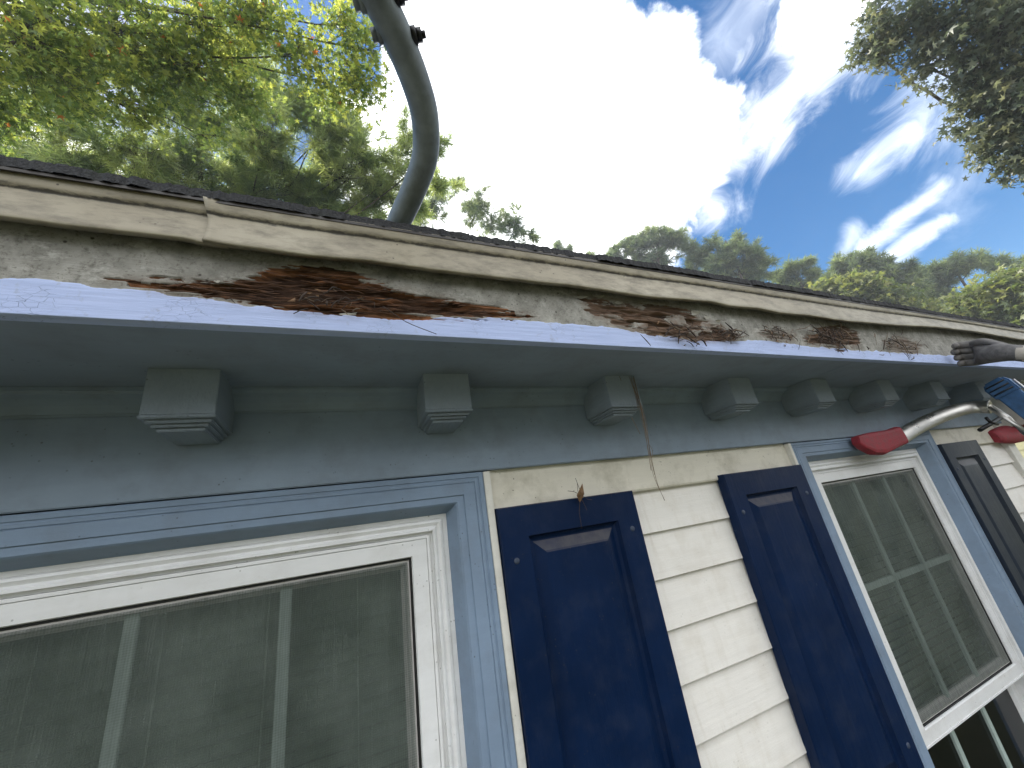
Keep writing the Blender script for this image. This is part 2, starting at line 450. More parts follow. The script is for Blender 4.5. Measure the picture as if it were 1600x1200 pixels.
wh = n.math('SINE', n.math('ADD', n.math('MULTIPLY', sx.outputs[0], 2 * math.pi / 0.0037), n.math('MULTIPLY', warp, 5.0)))
streak = n.noise(n.scaled(oc, (150, 1, 9)), 1.0, 5, 0.7)
dens = n.math('ADD', n.math('ADD', 0.54, n.math('MULTIPLY', n.math('ADD', wv, wh), 0.055)), n.mapr(streak, 0.45, 0.8, 0.0, 0.22))
tr = n.new('ShaderNodeBsdfTransparent')
mx = n.new('ShaderNodeMixShader'); n.put(mx.inputs[0], dens); n.l.new(tr.outputs[0], mx.inputs[1]); n.l.new(b.outputs[0], mx.inputs[2]); n.l.new(mx.outputs[0], o.inputs[0])
MAT['blind'] = simple('pale green grey blind slat', (0.52, 0.57, 0.52), 0.5, 0, 8, 0.15, 0.05)

k_ = 'siding'
nt_ = NT.__new__(NT); nt_.t = MAT[k_].node_tree; nt_.n = nt_.t.nodes; nt_.l = nt_.t.links
b_ = nt_.n['Principled BSDF']; src = b_.inputs['Base Color'].links[0].from_socket
oc_ = nt_.obj()
st_ = nt_.math('MULTIPLY', nt_.mapr(nt_.noise(nt_.scaled(oc_, (38, 38, 2.2)), 1.0, 6, 0.65), 0.52, 0.74, 0, 0.32), nt_.mapr(nt_.noise(oc_, 5, 4, 0.6), 0.40, 0.62))
nt_.l.new(nt_.mix(st_, src, (0.44, 0.37, 0.26)), b_.inputs['Base Color'])
# lawn
m, n, b, o = mat('mown lawn'); MAT['lawn'] = m
oc = n.obj()
c = n.mix(n.mapr(n.noise(oc, 1.5, 8, 0.7), 0.35, 0.65), (0.055, 0.065, 0.025), (0.11, 0.10, 0.055))
c = n.mix(n.mapr(n.noise(oc, 60, 4, 0.7), 0.4, 0.7, 0, 0.6), c, (0.06, 0.075, 0.025))
n.put(b.inputs['Base Color'], c); b.inputs['Roughness'].default_value = 0.9
bump(n, b, n.noise(oc, 80, 4, 0.7), 1.0, 0.03)


def leaf_mat(name, c0, c1, c2, transl=0.45, trans_col=None, rare=None):
    m, n, b, o = mat(name)
    g = n.new('ShaderNodeNewGeometry')
    r = g.outputs['Random Per Island']
    tone = n.attr('tone')
    c = n.mix(n.math('ADD', n.math('MULTIPLY', r, 0.35), n.math('MULTIPLY', tone, 0.65)), c0, c1)
    c = n.mix(n.mapr(tone, 0.6, 1.0, 0, 0.8), c, c2)
    if rare: c = n.mix(n.mapr(r, 0.994, 0.996), c, rare)
    n.put(b.inputs['Base Color'], c); b.inputs['Roughness'].default_value = 0.45
    t = n.new('ShaderNodeBsdfTranslucent')
    n.put(t.inputs[0], n.mix(1.0, c, trans_col or (1.6, 1.7, 0.8), 'MULTIPLY'))
    mx = n.new('ShaderNodeMixShader'); mx.inputs[0].default_value = transl
    n.l.new(b.outputs[0], mx.inputs[1]); n.l.new(t.outputs[0], mx.inputs[2]); n.l.new(mx.outputs[0], o.inputs[0])
    return m


MAT['gum'] = leaf_mat('sweetgum leaf', (0.050, 0.082, 0.035), (0.150, 0.185, 0.062), (0.27, 0.275, 0.08), 0.64, (2.8, 2.8, 1.6), (0.30, 0.10, 0.04))
MAT['pine'] = leaf_mat('pine needle', (0.085, 0.12, 0.06), (0.24, 0.28, 0.145), (0.34, 0.36, 0.18), 0.53, (2.6, 2.7, 1.6))
MAT['pine_far'] = leaf_mat('distant pine needle', (0.05, 0.08, 0.05), (0.17, 0.22, 0.125), (0.27, 0.31, 0.16), 0.45, (1.9, 1.9, 1.2))
MAT['oak'] = leaf_mat('oak leaf', (0.065, 0.09, 0.065), (0.14, 0.165, 0.11), (0.22, 0.22, 0.13), 0.4, (1.7, 1.7, 1.3))
MAT['yellow'] = leaf_mat('yellowing leaf', (0.075, 0.11, 0.04), (0.18, 0.20, 0.075), (0.27, 0.26, 0.10), 0.45, (1.7, 1.8, 1.0))

# ------------------------------------------------------------------ ground
gb = MB(); gb.add([(-400, -400, GZ), (400, -400, GZ), (400, 400, GZ), (-400, 400, GZ)], [(0, 1, 2, 3)])
tag(gb.build('lawn', MAT['lawn']), kind='structure')

# ------------------------------------------------------------------ the house
house = thing('house', 'blue trimmed white house with rotting eave board and navy shutters', 'house', (0, 0.82, GZ))
X0, X1 = -3.4, 3.02           # wall ends
EX0, EX1 = -3.7, 3.32         # eave ends
ZS = 0.303                    # soffit
ZF = 0.124                    # bottom of frieze
WB = -1.47                    # bottom of window casings
WINS = [(-0.197, 0.0), (1.795, 0.011)]
CO = 0.470                    # casing outer half width

# siding: lap courses, cut round the windows
sb = MB()
zt = 0.041
spans_open = [(X0, WINS[0][0] - CO), (WINS[0][0] + CO + 0.016, WINS[1][0] - CO - 0.014), (WINS[1][0] + CO, X1)]
k = 0
while zt > GZ + 0.25:
    zb = zt - 0.1025
    mid = (zt + zb) / 2
    spans = spans_open if mid > WB else [(X0, X1)]
    for a, c2 in spans:
        sb.add([(a, 0.822, zt + 0.004), (c2, 0.822, zt + 0.004), (c2, 0.8105, zb), (a, 0.8105, zb), (c2, 0.8155, zb - 0.0022), (a, 0.8155, zb - 0.0022), (c2, 0.822, zb), (a, 0.822, zb)],
               [(0, 3, 2, 1), (3, 5, 4, 2), (5, 7, 6, 4)])
    zt = zb
sb.build('siding', MAT['siding'], house)
tb = MB()
for a, c2 in spans_open:
    tb = MB()
    tb.extrude_x([(0.822, 0.041), (0.8085, 0.0385), (0.806, 0.043), (0.8115, 0.135), (0.822, 0.135)], a, c2)
    tb.build('top_board', MAT['cream'], house)
wb = MB()                                                    # wall carcass behind siding with real window openings
for a, c2 in [(X0, WINS[0][0] - 0.40), (WINS[0][0] + 0.40, WINS[1][0] - 0.40), (WINS[1][0] + 0.40, X1)]:
    wb.box(a, c2, 0.823, 0.95, GZ, 0.29)
for cx, dz in WINS:
    wb.box(cx - 0.40, cx + 0.40, 0.823, 0.95, GZ, WB + 0.05); wb.box(cx - 0.40, cx + 0.40, 0.823, 0.95, 0.055 + dz, 0.29)
wb.box(X0, X0 + 0.1, 0.95, 8.8, GZ, 0.29); wb.box(X1 - 0.1, X1, 0.95, 8.8, GZ, 0.29); wb.box(X0, X1, 8.8, 8.9, GZ, 0.29)
wb.build('wall', MAT['room'], house)
fb = MB(); fb.box(X0 - 0.005, X1 + 0.005, 0.80, 8.92, GZ - 0.2, GZ + 0.25); fb.build('foundation', simple('grey block foundation', (0.3, 0.29, 0.27), 0.8), house)
cb = MB(); cb.box(X1 - 0.075, X1 + 0.012, 0.799, 0.822, GZ + 0.25, ZF); cb.box(X1 + 0.0005, X1 + 0.0125, 0.8225, 0.90, GZ + 0.25, ZF)
cb.build('corner_board', MAT['strip'], house, bevel=0.002)
rx = MB(); rx.box(X1 + 0.0008, EX1 - 0.02, 0.66, 0.96, 0.10, 0.3025); rx.build('eave_return', MAT['strip'], house, bevel=0.002)

# frieze, crown cove, soffit
b1 = MB(); b1.box(X0, X1, 0.796, 0.8215, ZF, 0.2645); b1.build('frieze', MAT['frieze'], house, bevel=0.0015)
b1 = MB()
prof = [(0.8205, 0.2648), (0.797, 0.2648), (0.7945, 0.268), (0.792, 0.268), (0.790, 0.272), (0.785, 0.280), (0.776, 0.288), (0.767, 0.2925), (0.765, 0.2925), (0.763, 0.297), (0.760, 0.297), (0.760, 0.3028), (0.8205, 0.3028)]
b1.extrude_x(prof, X0, X1); b1.build('cove_moulding', MAT['frieze'], house)
for a, c2 in ((EX0, 1.3685), (1.3712, EX1)):
    b1 = MB(); b1.box(a, c2, 0.556, 0.95, 0.3032, 0.315)
    so = b1.build('soffit', MAT['soffit'], house, bevel=0.0006)
b1 = MB(); b1.box(EX0, EX1, 0.5562, 0.94, 0.3152, 0.33); b1.build('soffit_backing', MAT['room'], house)

# corbels (modillion blocks)
CORB = [-0.640, -0.228, 0.187, 0.612, 1.034, 1.415, 1.818, 2.226, 2.630]
first = None
for i, cx in enumerate(CORB):
    if first is None:
        hw = 0.0465
        q = MB(); q.box(-hw, hw, 0.690, 0.7975, 0.229, 0.3045)
        for k, (ins, za, zb2) in enumerate([(-0.0015, 0.2243, 0.2288), (0.005, 0.2192, 0.2241), (0.0105, 0.2146, 0.219), (0.016, 0.209, 0.2144)]):
            q.box(-hw + ins, hw - ins, 0.690 + ins * 1.25, 0.7953 - 0.0002 * k, za, zb2)
        first = q.build('corbel', MAT['corbel'], house, bevel=0.0012, loc=(0, 0.795, 0.30)); o = first
        first.location.x = cx
    else:
        o = first.copy(); C.objects.link(o); o.location.x = cx
        o.location.y += random.uniform(-0.004, 0.004)
    o.rotation_euler.z = random.uniform(-0.025, 0.025); o.rotation_euler.y = random.uniform(-0.012, 0.012)
    o.scale.x = random.uniform(0.97, 1.05)

# ---- fascia with rot
def poly(pts, y=0.54):
    return np.array([onY(p[0], p[1], y)[[0, 2]] for p in pts])


ROT1 = poly([(172, 437), (240, 438), (330, 443), (385, 436), (425, 420), (470, 414), (510, 420), (545, 430), (600, 446), (660, 460), (730, 476), (790, 486), (835, 493), (780, 495), (725, 497), (650, 494), (570, 494), (530, 496), (490, 489), (430, 481), (365, 472), (300, 463), (240, 452)])
ROT2 = poly([(903, 464), (935, 468), (985, 474), (1040, 479), (1075, 486), (1092, 499), (1120, 508), (1152, 524), (1148, 533), (1100, 531), (1050, 528), (1010, 520), (965, 508), (930, 492)])
ROT3 = poly([(1180, 520), (1215, 514), (1243, 522), (1240, 532), (1200, 530)])
ROT4 = poly([(1255, 530), (1280, 512), (1310, 508), (1340, 520), (1345, 541), (1315, 545), (1270, 540)])
ROT5 = poly([(1380, 533), (1405, 525), (1440, 538), (1435, 552), (1395, 549)])
STB = np.array([onY(px, py, 0.54)[[0, 2]] for px, py in [(-300, 420), (0, 435), (100, 441), (200, 452), (300, 465), (400, 478), (500, 489), (530, 494), (600, 493), (720, 497), (780, 498), (850, 503), (950, 512), (1000, 521), (1050, 528), (1100, 532), (1200, 533), (1300, 545), (1400, 551), (1480, 556), (1560, 561)]])


def sdf(P, X, Z):
    """signed distance to polygon, positive inside"""
    d = np.full(X.shape, 1e9); ins = np.zeros(X.shape, bool)
    n_ = len(P)
    for i in range(n_):
        a, b2 = P[i], P[(i + 1) % n_]
        ex, ez = b2 - a
        t = np.clip(((X - a[0]) * ex + (Z - a[1]) * ez) / (ex * ex + ez * ez + 1e-12), 0, 1)
        d = np.minimum(d, np.hypot(X - a[0] - t * ex, Z - a[1] - t * ez))
        cond = ((a[1] > Z) != (b2[1] > Z)) & (X < (b2[0] - a[0]) * (Z - a[1]) / (b2[1] - a[1] + 1e-12) + a[0])
        ins ^= cond
    return np.where(ins, d, -d)


xs = np.concatenate([np.linspace(EX0, -0.46, 40)[:-1], np.linspace(-0.46, 0.6, 420)[:-1], np.linspace(0.6, 2.2, 360)[:-1], np.linspace(2.2, EX1, 30)])
zs = np.linspace(0.302, 0.475, 116)
X, Z = np.meshgrid(xs, zs)
fine = fbm(X * 90, Z * 160, 3, 4) - 0.47
fib = fbm(X * 14, Z * 330, 11, 4)
fibl = fbm(X * 5, Z * 120, 77, 3)
fib2 = fbm(X * 45, Z * 420, 23, 3)
rot = np.zeros_like(X); deep = np.zeros_like(X); grey = np.zeros_like(X); stain = np.zeros_like(X)
for P, s, gy, dp in ((ROT1, 1.0, 0.0, 1.0), (ROT2, 0.75, 1.0, 0.5), (ROT3, 0.46, 1.0, 0.3), (ROT4, 0.62, 0.9, 0.5), (ROT5, 0.46, 1.0, 0.3)):
    sdv = sdf(P, X, Z)
    mk = np.clip((sdv + fine * 0.016 + (fib - 0.47) * 0.026 + (fibl - 0.47) * 0.030) / 0.0030 + 0.5, 0, 1)
    if P is ROT1: mk = np.maximum(mk, np.clip((sdv - 0.0045) / 0.003, 0, 1))
    if P is ROT2: mk = mk * np.clip((fbm(X * 26, Z * 70, 41, 4) - 0.30) / 0.04, 0, 1)
    rot = np.maximum(rot, mk * s); grey = np.maximum(grey, mk * gy)
    dd = np.clip(sdv / 0.016, 0, 1) * mk * dp
    deep = np.maximum(deep, dd * np.clip((fbm(X * 16, Z * 130, 5, 4) - 0.30) / 0.3, 0, 1))
    stain = np.maximum(stain, np.clip(1 + sdv / 0.018, 0, 1) * (0.9 if P is ROT2 else 0.5))
sb_z = np.interp(X, STB[:, 0], STB[:, 1])
stripm = np.clip((sb_z - Z + (fbm(X * 40, Z * 60, 8, 4) - 0.47) * 0.012) / 0.0016 + 0.5, 0, 1)
ylift = (fbm(X * 3, Z * 8, 2, 3) - 0.47) * 0.004
Yv = 0.54 + ylift - 0.0012 * stripm * (1 - rot) + rot * (0.0020 + 0.016 * deep + (fib - 0.45) * 0.014 + (fib2 - 0.45) * 0.008)
Yv = np.minimum(Yv, 0.5545 - 0.001 * fib)
nx, nz = len(xs), len(zs)
V = np.stack([X.ravel(), Yv.ravel(), Z.ravel()], 1)
idx = np.arange(nx * nz).reshape(nz, nx)
F = np.stack([idx[:-1, :-1].ravel(), idx[:-1, 1:].ravel(), idx[1:, 1:].ravel(), idx[1:, :-1].ravel()], 1)


def mesh_np(name, V, F):
    me = bpy.data.meshes.new(name)
    nf, k = F.shape
    me.vertices.add(len(V)); me.vertices.foreach_set('co', np.ascontiguousarray(V, np.float32).ravel())
    me.loops.add(nf * k); me.loops.foreach_set('vertex_index', np.ascontiguousarray(F, np.int32).ravel())
    me.polygons.add(nf); me.polygons.foreach_set('loop_start', np.arange(0, nf * k, k, dtype=np.int32))
    me.update(calc_edges=True); me.validate()
    return me


def set_attr(me, name, vals):
    a = me.attributes.new(name, 'FLOAT', 'POINT'); a.data.foreach_set('value', np.ascontiguousarray(vals, np.float32).ravel())


# back and bottom thickness of the board
nb = len(V)
backv = np.array([(EX0, 0.5555, 0.302), (EX1, 0.5555, 0.302), (EX1, 0.5555, 0.475), (EX0, 0.5555, 0.475)])
lowrow = idx[0]
V2 = np.concatenate([V, np.stack([xs, np.full(nx, 0.5555), np.full(nx, 0.302)], 1), backv])
low2 = nb + np.arange(nx)
F2 = np.stack([lowrow[:-1], low2[:-1], low2[1:], lowrow[1:]], 1)
e = nb + nx
F = np.concatenate([F, F2, np.array([[e, e + 3, e + 2, e + 1]])])
me = mesh_np('fascia', V2, F)
pad = np.zeros(nx + 4)
padl = np.concatenate([np.ones(nx), np.zeros(4)])
for nm, vals, pd in (('rot', rot, pad), ('deep', deep, pad), ('grey', grey, pad), ('stain', stain, pad), ('strip', stripm, padl)):
    set_attr(me, nm, np.concatenate([vals.ravel(), pd]))
me.polygons.foreach_set('use_smooth', [True] * len(me.polygons))
fascia = link_mesh('fascia', me, MAT['fascia'], house)
tag(fascia, 'weathered fascia board with brown rotten patches and pale blue lower edge')


def inside(P, x, z):
    return sdf(P, np.array([x]), np.array([z]))[0]


MAT['wood'] = simple('splintered brown wood', (0.10, 0.047, 0.024), 0.8, 0, 60, 0.6, 0.4)
spb = MB()
for P, cnt, lm in ((ROT1, 170, 1.0), (ROT2, 60, 0.9), (ROT4, 24, 0.5), (ROT3, 8, 0.5), (ROT5, 8, 0.5)):
    lo, hi = P.min(0), P.max(0); got = 0
    while got < cnt:
        x, z = random.uniform(lo[0], hi[0]), random.uniform(lo[1], hi[1])
        if inside(P, x, z) < 0.0005: continue
        got += 1
        L = random.uniform(0.008, 0.045) * lm; w = random.uniform(0.0004, 0.0014); a = random.gauss(0, 0.10)
        y = 0.5405 + random.uniform(-0.003, 0.004)
        dx, dz = math.cos(a) * L, math.sin(a) * L
        y2 = y + random.uniform(-0.004, 0.002)
        spb.tube([(x - dx / 2, y, z - dz / 2), (x, y - 0.0008, z + random.uniform(-0.0008, 0.0008)), (x + dx / 2, y2, z + dz / 2)], [w * 0.5, w, w * 0.3], 4)
tag(spb.build('wood_splinters', MAT['wood'], fascia, recalc=False), kind='stuff')
fl = MB()
for px, py, L, h, curl in [(908, 465, 0.035, 0.010, 0.006), (935, 464, 0.03, 0.006, 0.007), (965, 474, 0.025, 0.010, 0.004), (1085, 490, 0.03, 0.014, 0.005), (1103, 497, 0.03, 0.012, 0.006), (340, 441, 0.007, 0.006, 0.003), (545, 492, 0.03, 0.005, 0.005), (1120, 503, 0.02, 0.007, 0.005), (1308, 512, 0.03, 0.005, 0.004), (1425, 530, 0.02, 0.006, 0.004)]:
    p = onY(px, py, 0.54); n_ = 13; lift = random.uniform(0, 6.28)
    rim = []
    for k in range(n_):
        th = 2 * math.pi * k / n_; rr_ = random.uniform(0.55, 1.1)
        ux, uz = math.cos(th) * rr_, math.sin(th) * rr_
        rim.append((p[0] + L * 0.5 * ux + 0.15 * L * uz, 0.5385 - curl * max(0, ux * math.cos(lift) + uz * math.sin(lift)) ** 1.5, p[2] + h * 0.5 * uz))
    fl.add([(p[0], 0.5385, p[2])] + rim, [(0, 1 + k, 1 + (k + 1) % n_) for k in range(n_)])
tag(fl.build('paint_flakes', MAT['flake'], fascia, recalc=False), kind='stuff')

# ---- eave moulding (two lengths meeting at a lapped joint)
LIP = np.array([(-4, .417), (-0.365, 0.418), (-0.306, 0.416), (-0.241, 0.4175), (-0.193, 0.4185), (-0.18, 0.415), (-0.116, 0.4145), (-0.052, 0.413), (0.037, 0.417), (0.137, 0.414), (0.252, 0.4145), (0.386, 0.4175), (0.483, 0.416), (0.608, 0.413), (0.707, 0.417), (0.79, 0.420), (0.84, 0.4155), (0.944, 0.419), (1.02, 0.414), (1.153, 0.416), (1.269, 0.412), (1.627, 0.419), (1.905, 0.434), (2.173, 0.437), (2.37, 0.433), (2.584, 0.427), (4, .427)])


def moulding(x0, x1, proud, name, wob=0.0):
    nxm = max(4, int((x1 - x0) / 0.008)); xm = np.linspace(x0, x1, nxm)
    zl = np.interp(xm, LIP[:, 0], LIP[:, 1]) + (fbm(xm * 9, xm * 0, 3, 3) - 0.47) * 0.004
    ztop = 0.4875
    rows = []; seam = []
    prof = [(0.5270, 0.0012, 0), (0.5208, 0.0000, 0), (0.5196, 0.0003, 0), (0.5192, 0.0014, 0), (0.5198, 0.008, 0), (0.5212, 0.018, 0), (0.5230, 0.030, 0), (0.5243, 0.040, 0), (0.5248, 0.047, .15), (0.5247, 0.0508, .75), (0.5240, 0.0530, 1.0), (0.5217, 0.0552, .7), (0.5204, 0.060, 0.2), (0.5190, 0.071, 0.1), (0.5185, 0.076, 0.3)]
    for y, h, s in prof:
        f = h / 0.076
        zrow = zl + (ztop - zl) * f
        rows.append(np.stack([xm, y - proud + 0 * xm, zrow], 1)); seam.append(np.full(nxm, s))
    V = np.concatenate(rows); nr = len(prof)
    I = np.arange(nr * nxm).reshape(nr, nxm)
    F = np.stack([I[:-1, :-1].ravel(), I[:-1, 1:].ravel(), I[1:, 1:].ravel(), I[1:, :-1].ravel()], 1)
    if wob:                                                  # bent lap edge
        ee = np.exp(-((V[:, 0] - x0) / 0.012) ** 2)
        V[:, 1] -= wob * ee
        V[:, 0] += 0.006 * np.sin((V[:, 2] - 0.40) / 0.075 * math.pi) * ee
    me = mesh_np(name, V, F); set_attr(me, 'seam', np.concatenate(seam))
    me.polygons.foreach_set('use_smooth', [True] * len(me.polygons))
    o = link_mesh(name, me, MAT['mould'], house)
    sm = o.modifiers.new('thick', 'SOLIDIFY'); sm.thickness = 0.0012; sm.offset = 1
    return o


JX = onY(311, 345, 0.505)[0]
moulding(EX0, JX + 0.03, 0.0, 'eave_moulding')
tag(moulding(JX, EX1, 0.0036, 'eave_moulding', 0.0024), 'long sagging length of cream eave moulding right of the lap joint')
# ---- roof: courses of shingles
TAN = math.tan(rad(22.0))
rb = MB()
sl = 0.0
y0 = 0.5095
nxr = 3600
xr = np.linspace(EX0, EX1, nxr)
for course in range(36):
    ya = y0 + course * 0.13; yb = min(ya + 0.16, 4.95)
    step = nxr if course < 3 else 120
    xx = np.linspace(EX0, EX1, step)
    jit = (fbm(xx * 110, xx * 0 + course, 9 + course, 4) - 0.47) * 0.007 + np.floor(vnoise(np.floor(xx / 0.16) * 7.3 + course * 3, xx * 0, 4) * 3) * 0.002
    zj = (fbm(xx * 190, xx * 0 + course, 31 + course, 4) - 0.47) * 0.0038 + (fbm(xx * 9, xx * 0, 51, 2) - 0.4) * 0.003
    base = 0.4865 + (ya - y0) * TAN
    t = 0.0085 if course else 0.0155
    vs = []
    for x, j, zz in zip(xx, jit, zj):
        vs += [(x, ya + j, base + zz * 0.4), (x, ya + j + 0.001, base + t + zz), (x, yb, base + t - 0.002 + (yb - ya) * TAN)]
    fs = []
    for i in range(step - 1):
        a = 3 * i
        fs += [(a, a + 3, a + 4, a + 1), (a + 1, a + 4, a + 5, a + 2)]
    rb.add(vs, fs, 0, False)
# under deck, far slope, drip edge
rb.add([(EX0, 0.514, 0.488), (EX1, 0.514, 0.488), (EX1, 4.9, 0.488 + 4.386 * TAN), (EX0, 4.9, 0.488 + 4.386 * TAN), (EX1, 9.3, 0.488), (EX0, 9.3, 0.488)], [(0, 3, 2, 1), (2, 3, 5, 4)], 0)
ro = rb.build('roof', MAT['shingle'], house, recalc=False)
db = MB(); db.extrude_x([(0.5133, 0.4865), (0.5133, 0.4815), (0.5150, 0.4812), (0.5182, 0.494), (0.556, 0.507), (0.556, 0.509)], EX0, EX1); db.build('drip_edge', MAT['drip'], ro)
for xx in (X0, X1 - 0.02):
    gbm = MB()
    gbm.add([(xx, 0.82, 0.29), (xx, 9.0, 0.29), (xx, 8.9, 0.47), (xx, 4.9, 0.45 + 4.41 * TAN), (xx, 0.9, 0.47), (xx + 0.02, 0.82, 0.29), (xx + 0.02, 9.0, 0.29), (xx + 0.02, 8.9, 0.47), (xx + 0.02, 4.9, 0.45 + 4.41 * TAN), (xx + 0.02, 0.9, 0.47)],
            [(0, 1, 2, 3, 4), (9, 8, 7, 6, 5), (0, 5, 6, 1), (1, 6, 7, 2), (2, 7, 8, 3), (3, 8, 9, 4), (4, 9, 5, 0)])
    gbm.build('gable', MAT['siding'], house)

# ---- windows
def window(cx, dz, strip_left):
    zt = 0.124 + 0.0
    zi = 0.0645 + dz                  # casing inner top at its face
    wt = 0.0595 - dz                  # head casing face height
    win = MB()
    xo0, xo1 = cx - CO, cx + CO
    # casing: sides/head/sill with a quirk near the outer edge and a bevel to the frame
    H = zt - zi
    def casing_side(mb):
        sx = 0.062
        prof = [(0.0, 0.8212), (0.0, 0.799), (0.003, 0.7975), (0.010, 0.7975), (0.0115, 0.7995), (0.0135, 0.7995), (0.015, 0.7975), (0.020, 0.7975), (0.0215, 0.7993), (0.0230, 0.7975), (0.046, 0.7975), (0.0475, 0.8005), (0.060, 0.8005), (0.0635, 0.804), (0.078, 0.840)]
        vs = []
        for i, y in prof:
            zz = i * (H / 0.0635) if i <= 0.0635 else H + (i - 0.0635)
            vs += [(xo0 + i, y, WB + zz), (xo1 - i, y, WB + zz), (xo1 - i, y, zt - 0.0025 - zz), (xo0 + i, y, zt - 0.0025 - zz)]
        fs = []
        for k in range(len(prof) - 1):
            for j in range(4):
                a, b2 = k * 4 + j, k * 4 + (j + 1) % 4
                fs.append((a, b2, b2 + 4, a + 4))
        mb.add(vs, fs)
    casing_side(win)
    w = win.build('window', MAT['casing'], house)
    if strip_left:
        s = MB(); s.box(xo0 - 0.013, xo0 - 0.0005, 0.794, 0.8195, WB, zt - 0.003); s.build('edge_strip', MAT['strip'], w, bevel=0.001)
    else:
        s = MB(); s.box(xo1 + 0.0005, xo1 + 0.0155, 0.796, 0.8195, WB, zt - 0.003); s.build('edge_strip', MAT['strip'], w, bevel=0.001)
    fx0, fx1 = cx - 0.393, cx + 0.393
    fz1, fz0 = zi - 0.0145, WB + 0.075
    f = MB()
    f.ring(fx0, fx1, fz0, fz1, [(-0.001, 0.8405), (0.001, 0.838), (0.009, 0.837), (0.0105, 0.8385), (0.012, 0.834), (0.0165, 0.8325), (0.0195, 0.8345), (0.0225, 0.8365), (0.027, 0.8325), (0.0315, 0.832), (0.0325, 0.842), (0.0375, 0.843), (0.0375, 0.90)])
    f.build('frame', MAT['vinyl'], w)
    zm = -0.700 + dz                  # meeting rail
    s = MB()
    s.ring(fx0 + 0.0382, fx1 - 0.0382, zm - 0.034, fz1 - 0.0382, [(0, 0.858), (0, 0.8385), (0.0012, 0.8372), (0.0055, 0.8372), (0.006, 0.841), (0.007, 0.8388), (0.035, 0.8388), (0.0365, 0.842), (0.0365, 0.852)])
    s.build('upper_sash', MAT['vinyl'], w)
    g = MB(); g.ring(fx0 + 0.0745, fx1 - 0.0745, zm + 0.0025, fz1 - 0.0745, [(0, 0.8515), (0, 0.846), (0.0035, 0.846), (0.0035, 0.853)]); g.build('gasket', MAT['gasket'], w)
    g = MB(); g.ring(fx0 + 0.0782, fx1 - 0.0782, zm + 0.0062, fz1 - 0.0782, [(0, 0.853), (0.001, 0.849), (0.008, 0.849), (0.010, 0.860), (0.016, 0.8625), (0.016, 0.876)]); g.build('inner_sash', MAT['sash_grey'], w)
    gx0, gx1, gz0, gz1 = fx0 + 0.082, fx1 - 0.082, zm + 0.010, fz1 - 0.082
    p = MB(); p.plate(gx0, gx1, gz0, gz1, 0.8475); p.build('insect_screen', MAT['screen'], w, recalc=False)
    p = MB(); p.plate(gx0, gx1, gz0, gz1, 0.868); p.build('pane', MAT['glass'], w, recalc=False)
    pw = (gx1 - gx0) / 3
    for k in (1, 2):
        mb = MB(); x = gx0 + pw * k; mb.box(x - 0.009, x + 0.009, 0.858, 0.8665, gz0, gz1); mb.build('muntin', MAT['grille'], w, bevel=0.001)
    if dz:
        mb = MB(); mb.box(gx0, gx1, 0.8585, 0.8668, -0.352, -0.334); mb.build('muntin', MAT['grille'], w, bevel=0.001)
    # lower sash sits further in
    s = MB(); s.ring(fx0 + 0.038, fx1 - 0.038, fz0 + 0.038, zm - 0.012, [(0, 0.905), (0, 0.884), (0.03, 0.884), (0.034, 0.895)]); s.build('lower_sash', MAT['vinyl'], w)
    p = MB(); p.plate(fx0 + 0.07, fx1 - 0.07, fz0 + 0.07, zm - 0.044, 0.8945); p.build('pane', MAT['glass'], w, recalc=False)
    for k in (1, 2):
        mb = MB(); x = fx0 + 0.07 + 0.2 * k * 1.076; mb.box(x - 0.009, x + 0.009, 0.886, 0.893, fz0 + 0.07, zm - 0.044); mb.build('muntin', MAT['grille'], w)
    # venetian blind behind the upper half
    bl = MB(); z = gz1 + 0.01
    while z > gz0 - 0.03:
        pts = []
        for k in range(4):
            t = k / 3 - 0.5
            pts.append((0.905 + t * 0.011, z + t * -0.023 + 0.0016 * math.cos(t * 3)))
        z += 0.0
        vs = [(gx0 - 0.03, y, zz) for y, zz in pts] + [(gx1 + 0.03, y, zz) for y, zz in pts]
        bl.add(vs, [(k, k + 1, k + 5, k + 4) for k in range(3)], 0, True)
        z -= 0.0215
    for k in range(4):
        x = gx0 + 0.09 + (gx1 - gx0 - 0.18) * k / 3
        bl.box(x - 0.0012, x + 0.0012, 0.896, 0.8972, gz0 - 0.03, gz1 + 0.02)
    bl.build('blind', MAT['blind'], w, recalc=False)
    r = MB(); r.box(cx - 0.5, cx + 0.5, 0.951, 1.6, WB, 0.2); r.f = [q for i, q in enumerate(r.f) if i != 2]; r.mi = r.mi[:5]; r.smooth = r.smooth[:5]
    r.build('room_box', MAT['room'], w, recalc=False)
    return w


window(*WINS[0], False)
window(*WINS[1], True)

